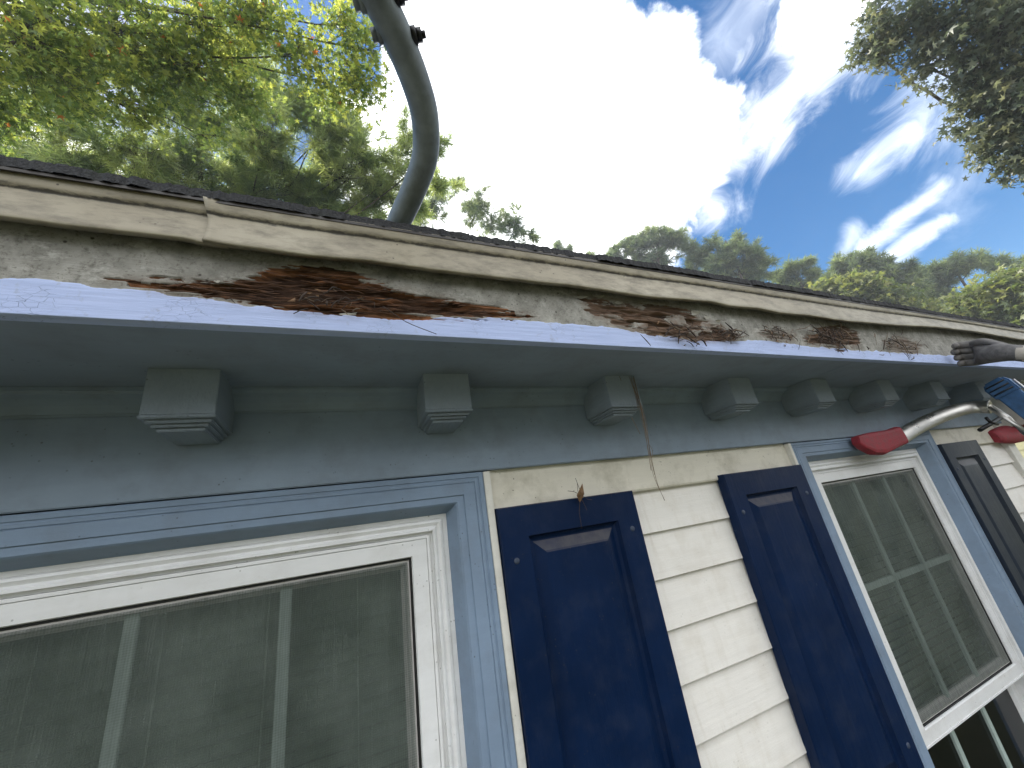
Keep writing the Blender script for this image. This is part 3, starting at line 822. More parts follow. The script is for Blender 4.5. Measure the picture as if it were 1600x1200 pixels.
# ---- shutters
MAT['cap'] = simple('dusty navy screw cap', (0.035, 0.05, 0.085), 0.6)
def shutter(x0, x1, zt, mt, label=None):
    z0 = -1.43; YF = 0.786
    s = MB()
    s.ring(x0, x1, z0, zt, [(0, 0.8125), (0, YF + 0.002), (0.002, YF), (0.062, YF)])
    zmid = -0.735
    # rails between the two panels and the shoulders down to the panels
    s.box(x0 + 0.0621, x1 - 0.0621, YF + 0.0003, 0.80, zmid - 0.04, zmid + 0.04)
    s.plate(x0 + 0.01, x1 - 0.01, z0 + 0.01, zt - 0.01, 0.808)
    so = s.build('shutter', mt, house, recalc=True)
    for a, c2 in ((zmid + 0.0402, zt - 0.0622), (z0 + 0.0622, zmid - 0.0402)):
        p = MB()
        pr = [(0, YF + 0.0005), (0.004, YF + 0.010), (0.010, YF + 0.0135), (0.013, YF + 0.0135), (0.034, YF + 0.0045), (0.038, YF + 0.0035)]
        p.ring(x0 + 0.0622, x1 - 0.0622, a, c2, pr)
        p.plate(x0 + 0.0622 + 0.038, x1 - 0.0622 - 0.038, a + 0.038, c2 - 0.038, YF + 0.0035)
        p.build('panel', mt, so)
    for sx_, sz_ in ((x0 + 0.028, zt - 0.105), (x1 - 0.028, zt - 0.085), (x0 + 0.03, zt - 0.72), (x1 - 0.03, zt - 0.70)):
        q = MB(); n_ = 12; vs = []
        for rr_, yy in ((0.0065, 0.0), (0.0058, -0.0014), (0.0035, -0.0024)):
            vs += [(sx_ + rr_ * math.cos(2 * math.pi * k / n_), YF + 0.0004 + yy, sz_ + rr_ * math.sin(2 * math.pi * k / n_)) for k in range(n_)]
        q.add(vs, [(a_ * n_ + k, a_ * n_ + (k + 1) % n_, (a_ + 1) * n_ + (k + 1) % n_, (a_ + 1) * n_ + k) for a_ in (0, 1) for k in range(n_)] + [tuple(range(2 * n_, 3 * n_))], 0, True)
        q.build('screw_cap', MAT['cap'], so)
    if label: tag(so, label)
    return so


shutter(0.2905, 0.6465, 0.0415, MAT['navy'])
shutter(0.969, 1.3215, 0.0515, MAT['navy'])
shutter(2.268, 2.605, 0.060, MAT['navy2'], 'dull blackish shutter beside the far window')

# ------------------------------------------------------------------ litter on the eave
def litter(name, label, px, py, spread, count, lmax, cat='debris', y=0.533):
    o = onY(px, py, y); q = MB()
    for k in range(count):
        c = o + np.array([random.gauss(0, spread), random.uniform(-0.008, 0.004), random.gauss(0, spread * 0.30)])
        a = random.uniform(0, math.pi); L = random.uniform(0.2, 1) * lmax
        d = np.array([math.cos(a), random.uniform(-0.25, 0.1), math.sin(a) * 0.6]) * L / 2
        w = random.choice([0.0006, 0.0008, 0.0012, 0.0018])
        q.tube([c - d, c + np.array([0, -0.002, random.uniform(-.004, .004)]), c + d], [w * .6, w, w * .5], 4, random.choice([0, 0, 0, 0, 1]))
    for k in range(count // 4):
        c = o + np.array([random.gauss(0, spread * .8), random.uniform(-0.004, 0.006), random.gauss(0, spread * 0.28)])
        q.add([c + np.array([random.uniform(-.008, .008), random.uniform(-.004, .002), random.uniform(-.005, .005)]) for _ in range(4)], [(0, 1, 2, 3)], 2)
    return tag(q.build(name, [MAT['twig'], MAT['needle_dry'], MAT['dead_leaf']], None, recalc=False, loc=o), label, cat, 'leaf litter caught on the eave board')


litter('leaf_litter', 'dark clump of twigs and needles caught in the first deep rot hollow', 520, 470, 0.035, 26, 0.03, 'leaf litter')
litter('leaf_litter', 'tangle of needles hanging from the peeling patch just right of the third bracket', 1065, 522, 0.05, 42, 0.06, 'leaf litter')
litter('leaf_litter', 'spiky dry tuft at the right end of the peeling patch', 1140, 522, 0.022, 40, 0.05, 'leaf litter')
litter('leaf_litter', 'thin low smear of dark needles between two rotten patches', 1215, 524, 0.045, 34, 0.035, 'leaf litter')
litter('leaf_litter', 'thick heap of twigs and leaves on the board above the fifth bracket', 1300, 528, 0.058, 65, 0.08, 'leaf litter')
litter('leaf_litter', 'sparse twigs on the fascia just left of the gloved hand', 1410, 541, 0.075, 36, 0.085, 'leaf litter')

q = MB()
a = [onY(598, 478, 0.530), onY(635, 503, 0.528), onY(682, 522, 0.530)]
q.tube(smooth_path(a, 5), 0.0006, 5)
tag(q.build('pine_needle', MAT['twig'], None, loc=a[0]), 'single curved pine needle stuck across the pale blue strip', 'pine needle')
q = MB()
for tr_ in ([(984, 588), (1000, 632), (1012, 690), (1020, 740), (1037, 781)], [(990, 588), (1003, 640), (1016, 700), (1024, 750), (1038, 782)], [(986, 590), (1001, 640), (1006, 668)], [(989, 600), (1006, 650), (1017, 712)], [(987, 652), (1000, 678)], [(1016, 695), (1019, 705), (1018, 715)], [(988, 590), (996, 625), (1008, 680), (1022, 742)], [(968, 588), (972, 595)], [(986, 588), (998, 640)], [(990, 590), (1004, 650), (1014, 705), (1019, 735)]):
    pts = [onY(p[0] + random.uniform(-1.5, 1.5), p[1], 0.684 + random.uniform(-.004, .003)) for p in tr_]
    q.tube(smooth_path(pts, 4), random.uniform(0.0004, 0.0008), 5)
tag(q.build('pine_needles', MAT['needle_dry'], None, loc=onY(988, 588, 0.684)), 'long brown pine needle strand dangling off the third bracket', 'pine needles')
q = MB()
LP = lambda px, py, y=0.776: onY(px, py, y)
q.add([LP(910, 755), LP(913, 772, 0.770), LP(906, 786, .778), LP(901, 774, .772), LP(907, 769, .767)], [(0, 1, 4), (1, 2, 4), (2, 3, 4), (3, 0, 4)], 0)
for tr_ in ([(906, 784), (905, 800), (909, 826)], [(905, 772), (896, 768), (887, 767)], [(906, 765), (901, 752), (899, 747)], [(911, 775), (918, 780), (925, 781)], [(909, 780), (914, 790), (917, 797)], [(903, 768), (902, 756)]):
    q.tube([LP(*p) for p in tr_], 0.0006, 4, 1)
tag(q.build('dead_leaf', [MAT['dead_leaf'], MAT['twig']], None, recalc=False, loc=LP(906, 786)), 'small dry leaf scrap with spindly stems on the shutter top edge', 'dead leaf')

# ------------------------------------------------------------------ standoff pipe over the roof edge
pp = thing('standoff_pipe', 'bent grey green metal pipe rising from behind the roof edge', 'metal pipe', onY(612, 368, 0.585))
def at_depth(px, py, d): return ray(px, py) * d
path = [at_depth(606, 392, 0.725), at_depth(622, 350, 0.70), at_depth(645, 300, 0.665), at_depth(664, 245, 0.628), at_depth(664, 185, 0.585), at_depth(650, 130, 0.55), at_depth(622, 60, 0.51), at_depth(592, 0, 0.475), at_depth(555, -70, 0.44), at_depth(510, -150, 0.41), at_depth(450, -260, 0.37)]
q = MB(); q.tube(smooth_path(path, 8), 0.0208, 24); q.build('pipe', MAT['pipe'], pp)
q = MB()                                                    # raised seam along the inside of the bend
offp = [p + np.array([0.008, -0.019, -0.002]) for p in path[3:]]
q.tube(smooth_path(offp, 8), 0.0022, 6); q.build('seam', MAT['pipe'], pp)
q = MB(); q.tube([path[0] + (path[0] - path[1]) * 0.35, path[0] + (path[1] - path[0]) * 0.1], [0.024, 0.023], 20); q.build('foot_cap', MAT['black'], pp)
rt = RC[0]
for px, py, dpt, side in [(592, 0, 0.475, 1), (623, 60, 0.51, 1), (592, 0, 0.475, -1), (618, 50, 0.505, -1)]:
    c = at_depth(px, py, dpt); ax = rt * side + np.array([0, 0, 0.25 * side]); ax /= np.linalg.norm(ax)
    q = MB()
    q.tube([c + ax * 0.017, c + ax * 0.024], 0.011, 16); q.tube([c + ax * 0.024, c + ax * 0.031], 0.0085, 6)
    if side > 0: q.tube([c + ax * 0.031, c + ax * 0.036], 0.0045, 10)
    q.build('bolt', MAT['pipe'] if side < 0 else MAT['black'], pp)

# ------------------------------------------------------------------ second ladder with stabiliser arms
lad = thing('ladder', 'blue extension ladder with red capped stabiliser arms beside the far window', 'ladder', (2.3, -0.25, GZ))
A = [onY(1398, 690, 0.775), onY(1430, 669, 0.765), onY(1465, 652, 0.745), onY(1500, 640, 0.715), onY(1525, 636, 0.68), onY(1548, 636, 0.64)]
q = MB(); q.tube(smooth_path(A, 6), 0.0265, 16, squash=(0.42, 1.0)); arm = q.build('stabiliser_arm', MAT['alu'], lad)
def paddle(ctr, name, parent):
    """flared rubber boot: rounded-rectangle sections along the arm; ctr = [(centre, half height, half depth), ...]"""
    q = MB(); n_ = 16; vs = []
    for i_, (c_, hh_, hd_) in enumerate(ctr):
        c_ = np.array(c_)
        t_ = np.array(ctr[min(i_ + 1, len(ctr) - 1)][0]) - np.array(ctr[max(i_ - 1, 0)][0]); t_ = t_ / np.linalg.norm(t_)
        dpt = np.cross(t_, np.array([0, 0, 1.0])); dpt /= np.linalg.norm(dpt); upw = np.cross(dpt, t_)
        for k_ in range(n_):
            th = 2 * math.pi * k_ / n_
            ca, sa = math.cos(th), math.sin(th)
            vs.append(c_ + dpt * hd_ * math.copysign(abs(ca) ** 0.5, ca) + upw * hh_ * math.copysign(abs(sa) ** 0.5, sa))
    m_ = len(ctr)
    q.add(vs, [(a_ * n_ + k_, a_ * n_ + (k_ + 1) % n_, (a_ + 1) * n_ + (k_ + 1) % n_, (a_ + 1) * n_ + k_) for a_ in range(m_ - 1) for k_ in range(n_)] + [tuple(range(n_)), tuple(range((m_ - 1) * n_, m_ * n_))])
    return q.build(name, MAT['red'], parent, bevel=0.003)
paddle([(onY(1336, 688, .772), .013, .013), (onY(1343, 691, .772), .025, .016), (onY(1356, 694, .772), .038, .018), (onY(1370, 693, .772), .042, .019), (onY(1383, 689, .772), .038, .020), (onY(1394, 685, .772), .034, .020), (onY(1404, 681, .772), .035, .022)], 'rubber_cap', arm)
joint = A[-1]
B = [joint + np.array([0.02, 0.03, 0.012]), joint, onY(1575, 654, 0.60), onY(1600, 674, 0.585), onY(1660, 722, 0.57)]
q = MB(); q.tube(B, 0.011, 10); q.build('cross_bar', MAT['alu'], lad)
C2 = [onY(1552, 683, 0.80), onY(1575, 679, 0.79), onY(1598, 675, 0.775), onY(1640, 660, 0.73)]
q = MB(); q.tube(smooth_path(C2, 4), [0.028, 0.036, 0.040, 0.044, 0.046, 0.045, 0.044, 0.042, 0.042, 0.04, 0.04, 0.04, 0.04], 14, squash=(0.6, 1.0)); q.build('rubber_cap', MAT['red'], lad)
q = MB(); q.tube([onY(1531, 672, 0.67), onY(1548, 662, 0.66), onY(1568, 650, 0.65)], 0.0075, 8); q.tube([onY(1540, 652, 0.66), onY(1548, 660, 0.655), onY(1558, 663, 0.655)], 0.006, 8); q.build('wing_bolt', MAT['black'], lad)
# blue rail heads and rails leaning against the stabiliser
RL = [onY(1566, 613, 0.575), None]
x_a = RL[0][0]; topz = RL[0][2] + 0.03
def rail(x):
    m_ = MB()
    top = np.array([x, 0.575, topz]); bot = np.array([x, -0.28, GZ])
    d = (top - bot); u = d / np.linalg.norm(d); w_ = np.array([1, 0, 0]); dpt = np.cross(u, w_)
    vs = []
    for e_ in (bot, top):
        for sx_, sy_ in ((-.013, -.032), (.013, -.032), (.013, .032), (-.013, .032)):
            vs.append(e_ + w_ * sx_ + dpt * sy_)
    m_.add(vs, [(0, 1, 5, 4), (1, 2, 6, 5), (2, 3, 7, 6), (3, 0, 4, 7), (0, 3, 2, 1), (4, 5, 6, 7)])
    r_ = m_.build('rail', MAT['blue_plastic'], lad, bevel=0.004)
    c_ = MB(); p0 = top - u * 0.05; p1 = top + u * 0.022
    vs = []
    for e_, g_ in ((p0, 1.05), (top, 1.08), (p1, 0.8)):
        for sx_, sy_ in ((-.016, -.036), (.016, -.036), (.016, .036), (-.016, .036)):
            vs.append(e_ + w_ * sx_ * g_ + dpt * sy_ * g_)
    c_.add(vs, [(a_ + k_, a_ + (k_ + 1) % 4, a_ + 4 + (k_ + 1) % 4, a_ + 4 + k_) for a_ in (0, 4) for k_ in range(4)] + [(0, 3, 2, 1), (8, 9, 10, 11)])
    ec = c_.build('end_cap', MAT['blue_plastic'], r_, bevel=0.006)
    g_ = MB()
    for k_ in range(3):
        e_ = top - u * (0.030 - 0.017 * k_)
        g_.tube([e_ - w_ * 0.0175 - dpt * 0.030, e_ - w_ * 0.0175 + dpt * 0.030], 0.003, 6)
    g_.build('slot', MAT['black'], ec)
    g_ = MB(); e_ = top - u * 0.005 + w_ * 0.012
    g_.tube([e_ - dpt * 0.041, e_ - dpt * 0.041 - u * 0.30], 0.0045, 10); g_.build('latch_rod', MAT['alu'], r_)
rail(x_a); rail(x_a + 0.42)
for k in range(8):
    t = 0.06 + k * 0.117
    p = np.array([x_a, -0.28, GZ]) * (1 - t) + np.array([x_a, 0.575, topz]) * t
    q = MB(); q.tube([p, p + np.array([0.42, 0, 0])], 0.016, 12); q.build('rung', MAT['alu'], lad)

# ------------------------------------------------------------------ neighbour's house
nh = thing('neighbour_house', 'pale yellow sided house in sun beyond the wall corner', 'house', (12, 2, GZ))
MAT['yel'] = painted('sunlit yellow siding', (0.72, 0.66, 0.36), rough=0.6, dirt_amt=0.1, vary=0.05)
q = MB(); z = GZ
while z < 1.3:
    q.extrude_x([(3.0, z), (2.98, z), (3.0, z + 0.15)], 9.0, 20.0)
    q.add([(9.0, 3.0, z + 0.15), (8.98, 3.0, z), (8.98, 13.0, z), (9.0, 13.0, z + 0.15)], [(0, 1, 2, 3)])
    z += 0.15
q.box(9.0, 20, 3.0, 13, GZ, 1.3); q.build('wall', MAT['yel'], nh)
q = MB(); q.add([(8.6, 2.6, 1.25), (20.4, 2.6, 1.25), (20.4, 8, 3.6), (8.6, 8, 3.6), (20.4, 13.4, 1.25), (8.6, 13.4, 1.25)], [(0, 1, 2, 3), (3, 2, 4, 5), (0, 3, 5), (1, 4, 2), (0, 5, 4, 1)]); q.build('roof', MAT['shingle'], nh)

# ------------------------------------------------------------------ person on the ladder (only the gloved hand is in frame)
def person():
    tip = onY(1487, 549, 0.527); K = onY(1522, 552, 0.482); Wr = onY(1588, 552, 0.385)
    El = np.array([1.95, 0.14, 0.13]); Sh = np.array([2.12, -0.10, 0.03])
    V = []; E_ = []; Rr = []
    def v(p, r): V.append(tuple(float(c) for c in p)); Rr.append(r if isinstance(r, tuple) else (r, r)); return len(V) - 1
    def chain(prev, pts):
        for p, r in pts:
            i = v(p, r)
            E_.append((prev, i)); prev = i
        return prev
    pel = v((2.33, -0.22, -0.50), (0.15, 0.11))
    chest = chain(pel, [((2.33, -0.20, -0.33), (0.145, 0.10)), ((2.33, -0.17, -0.15), (0.155, 0.11)), ((2.33, -0.15, 0.0), (0.14, 0.10))])
    neck = chain(chest, [((2.33, -0.14, 0.10), 0.055), ((2.325, -0.12, 0.17), 0.058), ((2.315, -0.10, 0.245), (0.078, 0.092)), ((2.31, -0.105, 0.32), (0.07, 0.082))])
    # reaching arm
    ax = (Wr - El) / np.linalg.norm(Wr - El)
    hd = (K - Wr) / np.linalg.norm(K - Wr)
    wri = chain(chest, [(Sh + np.array([0.06, -0.02, 0.0]), 0.075), (Sh, 0.066), ((Sh + El) / 2, 0.052), (El, 0.044), ((El * .6 + Wr * .4), 0.044), (Wr - ax * 0.03, 0.030), (Wr, (0.027, 0.027))])
    upv = np.array([0.05, -0.1, 1.0]); upv -= hd * (upv @ hd); upv /= np.linalg.norm(upv)      # across the knuckles
    out = np.cross(hd, upv)
    if out[1] > 0: out = -out                                                                   # back of the hand
    palm = chain(wri, [(Wr + (K - Wr) * 0.45, (0.038, 0.040)), (Wr + (K - Wr) * 0.78, (0.042, 0.045))])
    L = [0.036, 0.040, 0.037, 0.029]
    for j in range(4):
        off = upv * (0.031 - 0.0205 * j)
        k0 = K + off + out * (0.012 - 0.004 * abs(j - 1.5))
        d1 = hd * 0.62 - out * 0.75; d1 /= np.linalg.norm(d1); d2 = -hd * 0.35 - out * 0.9; d2 /= np.linalg.norm(d2); d3 = -hd * 0.95 - out * 0.1
        chain(palm, [(k0, 0.0145), (k0 + d1 * L[j], 0.0125), (k0 + d1 * L[j] + d2 * L[j] * 0.6, 0.0115), (k0 + d1 * L[j] + d2 * L[j] * 0.6 + d3 * L[j] * 0.5, 0.0100)])
    th0 = Wr + (K - Wr) * 0.42 + upv * 0.030
    chain(palm - 1, [(th0, 0.0135), (th0 + hd * 0.032 + upv * 0.012 - out * 0.012, 0.0115), (th0 + hd * 0.060 + upv * 0.006 - out * 0.026, 0.0095)])
    # other arm holds the rail
    S2 = np.array([2.53, -0.16, 0.02])
    h2 = chain(chest, [(S2 - np.array([0.05, 0, 0]), 0.075), (S2, 0.066), ((2.64, -0.14, -0.12), 0.052), ((2.70, -0.06, -0.26), 0.043), ((2.73, 0.08, -0.24), 0.040), ((2.75, 0.20, -0.2), 0.027), ((2.755, 0.25, -0.18), (0.024, 0.034))])
    for j in range(4):
        q0 = np.array([2.75, 0.285, -0.155 - 0.02 * j]); chain(h2, [(q0, 0.011), (q0 + np.array([0.018, 0.035, 0]), 0.0095), (q0 + np.array([0.04, 0.028, 0]), 0.0085)])
    chain(h2, [((2.735, 0.265, -0.14), 0.011), ((2.715, 0.30, -0.15), 0.0095)])
    # legs
    for s, kx in ((-1, 2.24), (1, 2.43)):
        chain(pel, [((2.33 + s * 0.085, -0.21, -0.60), (0.088, 0.09)), ((kx, -0.17, -0.95), 0.062), ((kx, -0.13, -1.10), 0.056), ((kx, -0.10, -1.32), 0.038), ((kx, -0.07, -1.345), (0.042, 0.04)), ((kx, 0.03, -1.375), (0.042, 0.026)), ((kx, 0.10, -1.38), (0.034, 0.02))])
    me = bpy.data.meshes.new('person'); me.from_pydata(V, E_, [])
    tmp = bpy.data.objects.new('person', me); C.objects.link(tmp)
    sk = tmp.modifiers.new('skin', 'SKIN'); sk.branch_smoothing = 0.6
    for i, r in enumerate(Rr):
        me.skin_vertices[0].data[i].radius = r
    me.skin_vertices[0].data[0].use_root = True
    ss = tmp.modifiers.new('sub', 'SUBSURF'); ss.levels = 2; ss.render_levels = 2
    dg = bpy.context.evaluated_depsgraph_get()
    me2 = bpy.data.meshes.new_from_object(tmp.evaluated_get(dg)); me2.name = 'person'
    bpy.data.objects.remove(tmp)
    sleeve = simple('pale tan sleeve', (0.42, 0.37, 0.30), 0.85, 0, 25, 0.15, 0.5)
    skin = simple('tanned skin', (0.30, 0.17, 0.11), 0.5, 0, 30, 0.15, 0.2)
    glove = simple('dusty grey brown work glove', (0.125, 0.115, 0.105), 0.8, 0, 45, 0.5, 0.5, 0.002)
    shirt = simple('grey tee shirt', (0.20, 0.20, 0.21), 0.85, 0, 25, 0.15, 0.4)
    jeans = simple('blue jeans', (0.03, 0.05, 0.10), 0.85, 0, 60, 0.3, 0.4)
    boot = simple('brown boots', (0.07, 0.04, 0.025), 0.7)
    for m_ in (skin, glove, shirt, jeans, boot, sleeve): me2.materials.append(m_)
    for p in me2.polygons:
        c = np.array(p.center); p.use_smooth = True
        armt = (c - El) @ ax
        if c[0] < 2.12 and c[2] > -0.4:
            p.material_index = 1 if (c - Wr) @ hd > -0.012 else 5
        elif c[2] > 0.10 and abs(c[0] - 2.32) < 0.14: p.material_index = 0
        elif c[0] > 2.70 and c[2] > -0.4: p.material_index = 0
        elif c[2] > -0.47: p.material_index = 2
        elif c[2] > -1.30: p.material_index = 3
        else: p.material_index = 4
    o = bpy.data.objects.new('person', me2); C.objects.link(o)
    me2.transform(Matrix.Translation((-2.33, 0.1, 1.38))); o.location = (2.33, -0.1, -1.38)
    tag(o, 'person on the ladder reaching a dusty gloved hand to the rotten eave', 'person')
    # cap of hair and simple face pieces
    q = MB(); cen = np.array([2.31, -0.112, 0.30])
    for i in range(9):
        for j in range(16):
            th = math.pi * 0.56 * i / 8; ph = 2 * math.pi * j / 16
            q.v.append(tuple(cen + np.array([math.sin(th) * math.cos(ph) * 0.080, math.sin(th) * math.sin(ph) * 0.093 - 0.006, math.cos(th) * 0.10])))
    for i in range(8):
        for j in range(16):
            q.f.append((i * 16 + j, i * 16 + (j + 1) % 16, (i + 1) * 16 + (j + 1) % 16, (i + 1) * 16 + j)); q.mi.append(0); q.smooth.append(True)
    q.build('hair', simple('dark hair', (0.02, 0.014, 0.01), 0.6, 0, 90, 0.4, 0.6), o)


person()

# ------------------------------------------------------------------ trees
def unit(a): return a / (np.linalg.norm(a, axis=-1, keepdims=True) + 1e-9)


def tubes(P0, P1, r0, r1, n=4):
    d = unit(P1 - P0); a = unit(np.cross(d, np.array([0.3, 0.5, 0.81]))); b2 = np.cross(d, a)
    vs = []
    for P, r in ((P0, r0), (P1, r1)):
        for k in range(n):
            t = 2 * math.pi * k / n
            vs.append(P + (a * math.cos(t) + b2 * math.sin(t)) * np.asarray(r).reshape(-1, 1))
    V = np.stack(vs, 1).reshape(-1, 3)
    base = np.arange(len(P0))[:, None] * (2 * n)
    F = np.concatenate([base + np.array([[k, (k + 1) % n, n + (k + 1) % n, n + k]]) for k in range(n)], 0)
    return V, F


def frames(nrm, rr):
    u = unit(np.cross(nrm, unit(rr.normal(size=nrm.shape)))); w = np.cross(nrm, u)
    return u, w


def star_leaves(cen, size, rr):
    N = len(cen)
    nrm = unit(rr.normal(size=(N, 3)) * 0.75 + np.array([0, 0, 0.7])); u, w = frames(nrm, rr)
    ang = [math.pi / 2 + (k - 2) * math.radians(62) for k in range(5)]
    prof = [(0.0, -0.12, 0)]
    pts2 = []
    for k in range(5):
        L = (0.72, 0.95, 1.08, 0.95, 0.72)[k]
        pts2.append((math.cos(ang[k]) * L, math.sin(ang[k]) * L, -0.20))
    inn = [(-math.pi / 2 + 0.55)] if False else None
    mids = []
    for k in range(6):
        a2 = math.pi / 2 + (k - 2.5) * math.radians(62); L = 0.36 if 0 < k < 5 else 0.22
        mids.append((math.cos(a2) * L, math.sin(a2) * L, 0.02))
    loc = np.array(prof + pts2 + mids)                     # 12 verts
    s = size.reshape(-1, 1, 1)
    V = cen[:, None, :] + s * (loc[None, :, 0:1] * u[:, None, :] + loc[None, :, 1:2] * w[:, None, :] + loc[None, :, 2:3] * nrm[:, None, :])
    base = np.arange(N)[:, None] * 12
    F = np.concatenate([base + np.array([[0, 6 + k, 1 + k, 7 + k]]) for k in range(5)], 0)
    return V.reshape(-1, 3), F


def blade_leaves(cen, size, rr, dirs=None, wid=0.36, flat=0.8):
    N = len(cen)
    d = unit(rr.normal(size=(N, 3)) + np.array([0, 0, -0.25])) if dirs is None else dirs
    u, w = frames(d, rr)
    s = size.reshape(-1, 1)
    V = np.stack([cen, cen + s * (0.45 * d + wid * u), cen + s * d - s * 0.08 * w, cen + s * (0.5 * d - wid * u)], 1)
    base = np.arange(N)[:, None] * 4
    return V.reshape(-1, 3), base + np.array([[0, 1, 2, 3]])


def needles(cen, axis, length, width, per, rr):
    N = len(cen)
    c = np.repeat(cen, per, 0); a = np.repeat(axis, per, 0)
    t = rr.uniform(-0.35, 0.25, size=(N * per, 1)) * length
    d = unit(a * 0.75 + unit(rr.normal(size=(N * per, 3))) * 0.95)
    L = length * rr.uniform(0.7, 1.15, size=(N * per, 1))
    u, _ = frames(d, rr)
    c = c + a * t
    bend = np.array([0, 0, -0.12]) * L
    V = np.stack([c - u * width, c + u * width, c + d * L * 0.6 + u * width * 0.8 + bend * 0.3, c + d * L + bend], 1)
    base = np.arange(N * per)[:, None] * 4
    return V.reshape(-1, 3), base + np.array([[0, 1, 2, 3]])


def blob(px, py, rp, dist, zs_=1.0):
    c = onD(px, py, dist)
    r = 0.5 * (np.linalg.norm(onD(px + rp, py, dist) - c) + np.linalg.norm(onD(px, py + rp, dist) - c))
    return c, np.array([r, r, r * zs_])


def make_tree(name, label, blobs, trunk_px, trunk_d, kind, mats, seed, twigs=14, subs=5, per=6, size=0.1, group=None, trunk_r=0.16, jitter=0.25, width=0.003, top=None, gap=0.0, gap_f=4.0, up=0.1, droop=0.0):
    rr = np.random.default_rng(seed)
    if trunk_px is None:
        cc = np.mean([b_[0] for b_ in blobs], 0); base = np.array([cc[0], cc[1], GZ])
    else:
        c = onD(trunk_px, 560, trunk_d); base = np.array([c[0], c[1], GZ])
    zmax = max(b_[0][2] + b_[1][2] * 0.3 for b_ in blobs)
    cm = np.mean([b_[0] for b_ in blobs], 0)
    zmax += droop
    topp = np.array([base[0] * 0.85 + cm[0] * 0.15, base[1] * 0.85 + cm[1] * 0.15, zmax]) if top is None else top
    t = MB()
    nseg = 10; tr = []
    for i in range(nseg + 1):
        f = i / nseg; tr.append(base * (1 - f) + topp * f + np.array([math.sin(f * 5 + seed), math.cos(f * 4 + seed), 0]) * 0.12 * math.sin(f * math.pi))
    rads = [trunk_r * (1.25 if i == 0 else 1) * (1 - 0.8 * i / nseg) for i in range(nseg + 1)]
    t.tube(tr, rads, 10)
    P0s, P1s, R0, R1, tips, axes, tones = [], [], [], [], [], [], []
    ph = rr.uniform(0, 6.28, 6); rm = np.mean([b_[1].mean() for b_ in blobs])
    for c, r in blobs:                                       # limbs from the trunk to each mass of foliage
        f = np.clip((c[2] - r[2] * 0.6 - np.linalg.norm((c - topp)[:2]) * 0.35 - base[2]) / (topp[2] - base[2] + 1e-6), 0.15, 0.97)
        if droop: f = np.clip((c[2] + np.linalg.norm((c - topp)[:2]) * 0.42 - base[2]) / (topp[2] - base[2] + 1e-6), 0.3, 0.97)
        s0 = base * (1 - f) + topp * f
        mid = (s0 + c) / 2 + np.array([0, 0, 0.12 * np.linalg.norm(c - s0)]) * rr.uniform(-0.6, 1.0) + rr.normal(size=3) * 0.04 * np.linalg.norm(c - s0)
        lr = trunk_r * 0.21 * (1 - 0.5 * f)
        pth = smooth_path([s0, mid, c], 5); pth = [p_ + rr.normal(size=3) * lr * 0.5 for p_ in pth]
        t.tube(pth, list(np.linspace(lr, lr * 0.35, len(pth))), 6)
        ldir = unit(c - mid)
        kf = gap_f / r.mean()
        got = 0; tries = 0; tw_n = max(3, int(twigs * (r.mean() / rm) ** 2))
        while got < tw_n and tries < tw_n * 6:
            tries += 1
            e_ = c + unit(rr.normal(size=3)) * r * (rr.random() ** 0.45) * rr.uniform(0.8, 1.22)
            w = e_ * kf
            g3 = math.sin(w[0] + ph[0] + 1.3 * math.sin(w[1] * .7)) + math.sin(w[1] * 1.1 + ph[1] + 1.2 * math.sin(w[2] * .8)) + math.sin(w[2] * 1.2 + ph[2] + math.sin(w[0] * .9))
            if g3 < gap: continue
            got += 1
            st = c - ldir * r[0] * rr.uniform(-0.2, 0.9)
            md = (st + e_) / 2 + rr.normal(size=3) * r.mean() * 0.12
            P0s += [st, md]; P1s += [md, e_]; R0 += [lr * 0.26, lr * 0.17]; R1 += [lr * 0.17, lr * 0.08]
            tone0 = np.clip(0.5 + 0.22 * g3 * 0.6 + rr.normal() * 0.2, 0, 1)
            for j in range(subs):
                g = rr.uniform(0.2, 1.0)
                sp_ = md * (1 - g) + e_ * g
                ax_ = unit(unit(e_ - st) * 0.6 + rr.normal(size=3) * 0.6 + np.array([0, 0, up]))
                tp = sp_ + ax_ * r.mean() * rr.uniform(0.10, 0.30)
                P0s.append(sp_); P1s.append(tp); R0.append(lr * 0.10); R1.append(lr * 0.05)
                tips.append(tp); axes.append(ax_); tones.append(np.clip(tone0 + rr.normal() * 0.15, 0, 1))
    tips = np.array(tips); axes = np.array(axes); tones = np.array(tones)
    tv, tf = tubes(np.array(P0s), np.array(P1s), np.array(R0), np.array(R1), 4)
    if kind == 'needle':
        V, F = needles(tips, axes, size, width, per, rr); tn = np.repeat(tones, per * 4)
    else:
        cen = np.repeat(tips, per, 0) + rr.normal(size=(len(tips) * per, 3)) * jitter
        ct = np.clip(np.repeat(tones, per) + rr.normal(size=len(cen)) * 0.12, 0, 1)
        if kind == 'star':
            V, F = star_leaves(cen, size * rr.uniform(0.6, 1.2, len(cen)), rr); tn = np.repeat(ct, 12)
        else:
            V, F = blade_leaves(cen, size * rr.uniform(0.6, 1.25, len(cen)), rr); tn = np.repeat(ct, 4)
    group = {'pine_tree': 'pine trees beyond the roof', 'leafy_tree': 'broadleaf trees beyond the roof'}.get(name)
    root = thing(name, label, 'tree', base, group)
    tm = t.build('trunk', MAT['bark'], root, recalc=False)
    me = mesh_np('branches', tv, tf); link_mesh('branches', me, MAT['bark'], tm)
    me = mesh_np('crown', V, F); set_attr(me, 'tone', tn); link_mesh('crown', me, mats, root)
    return root


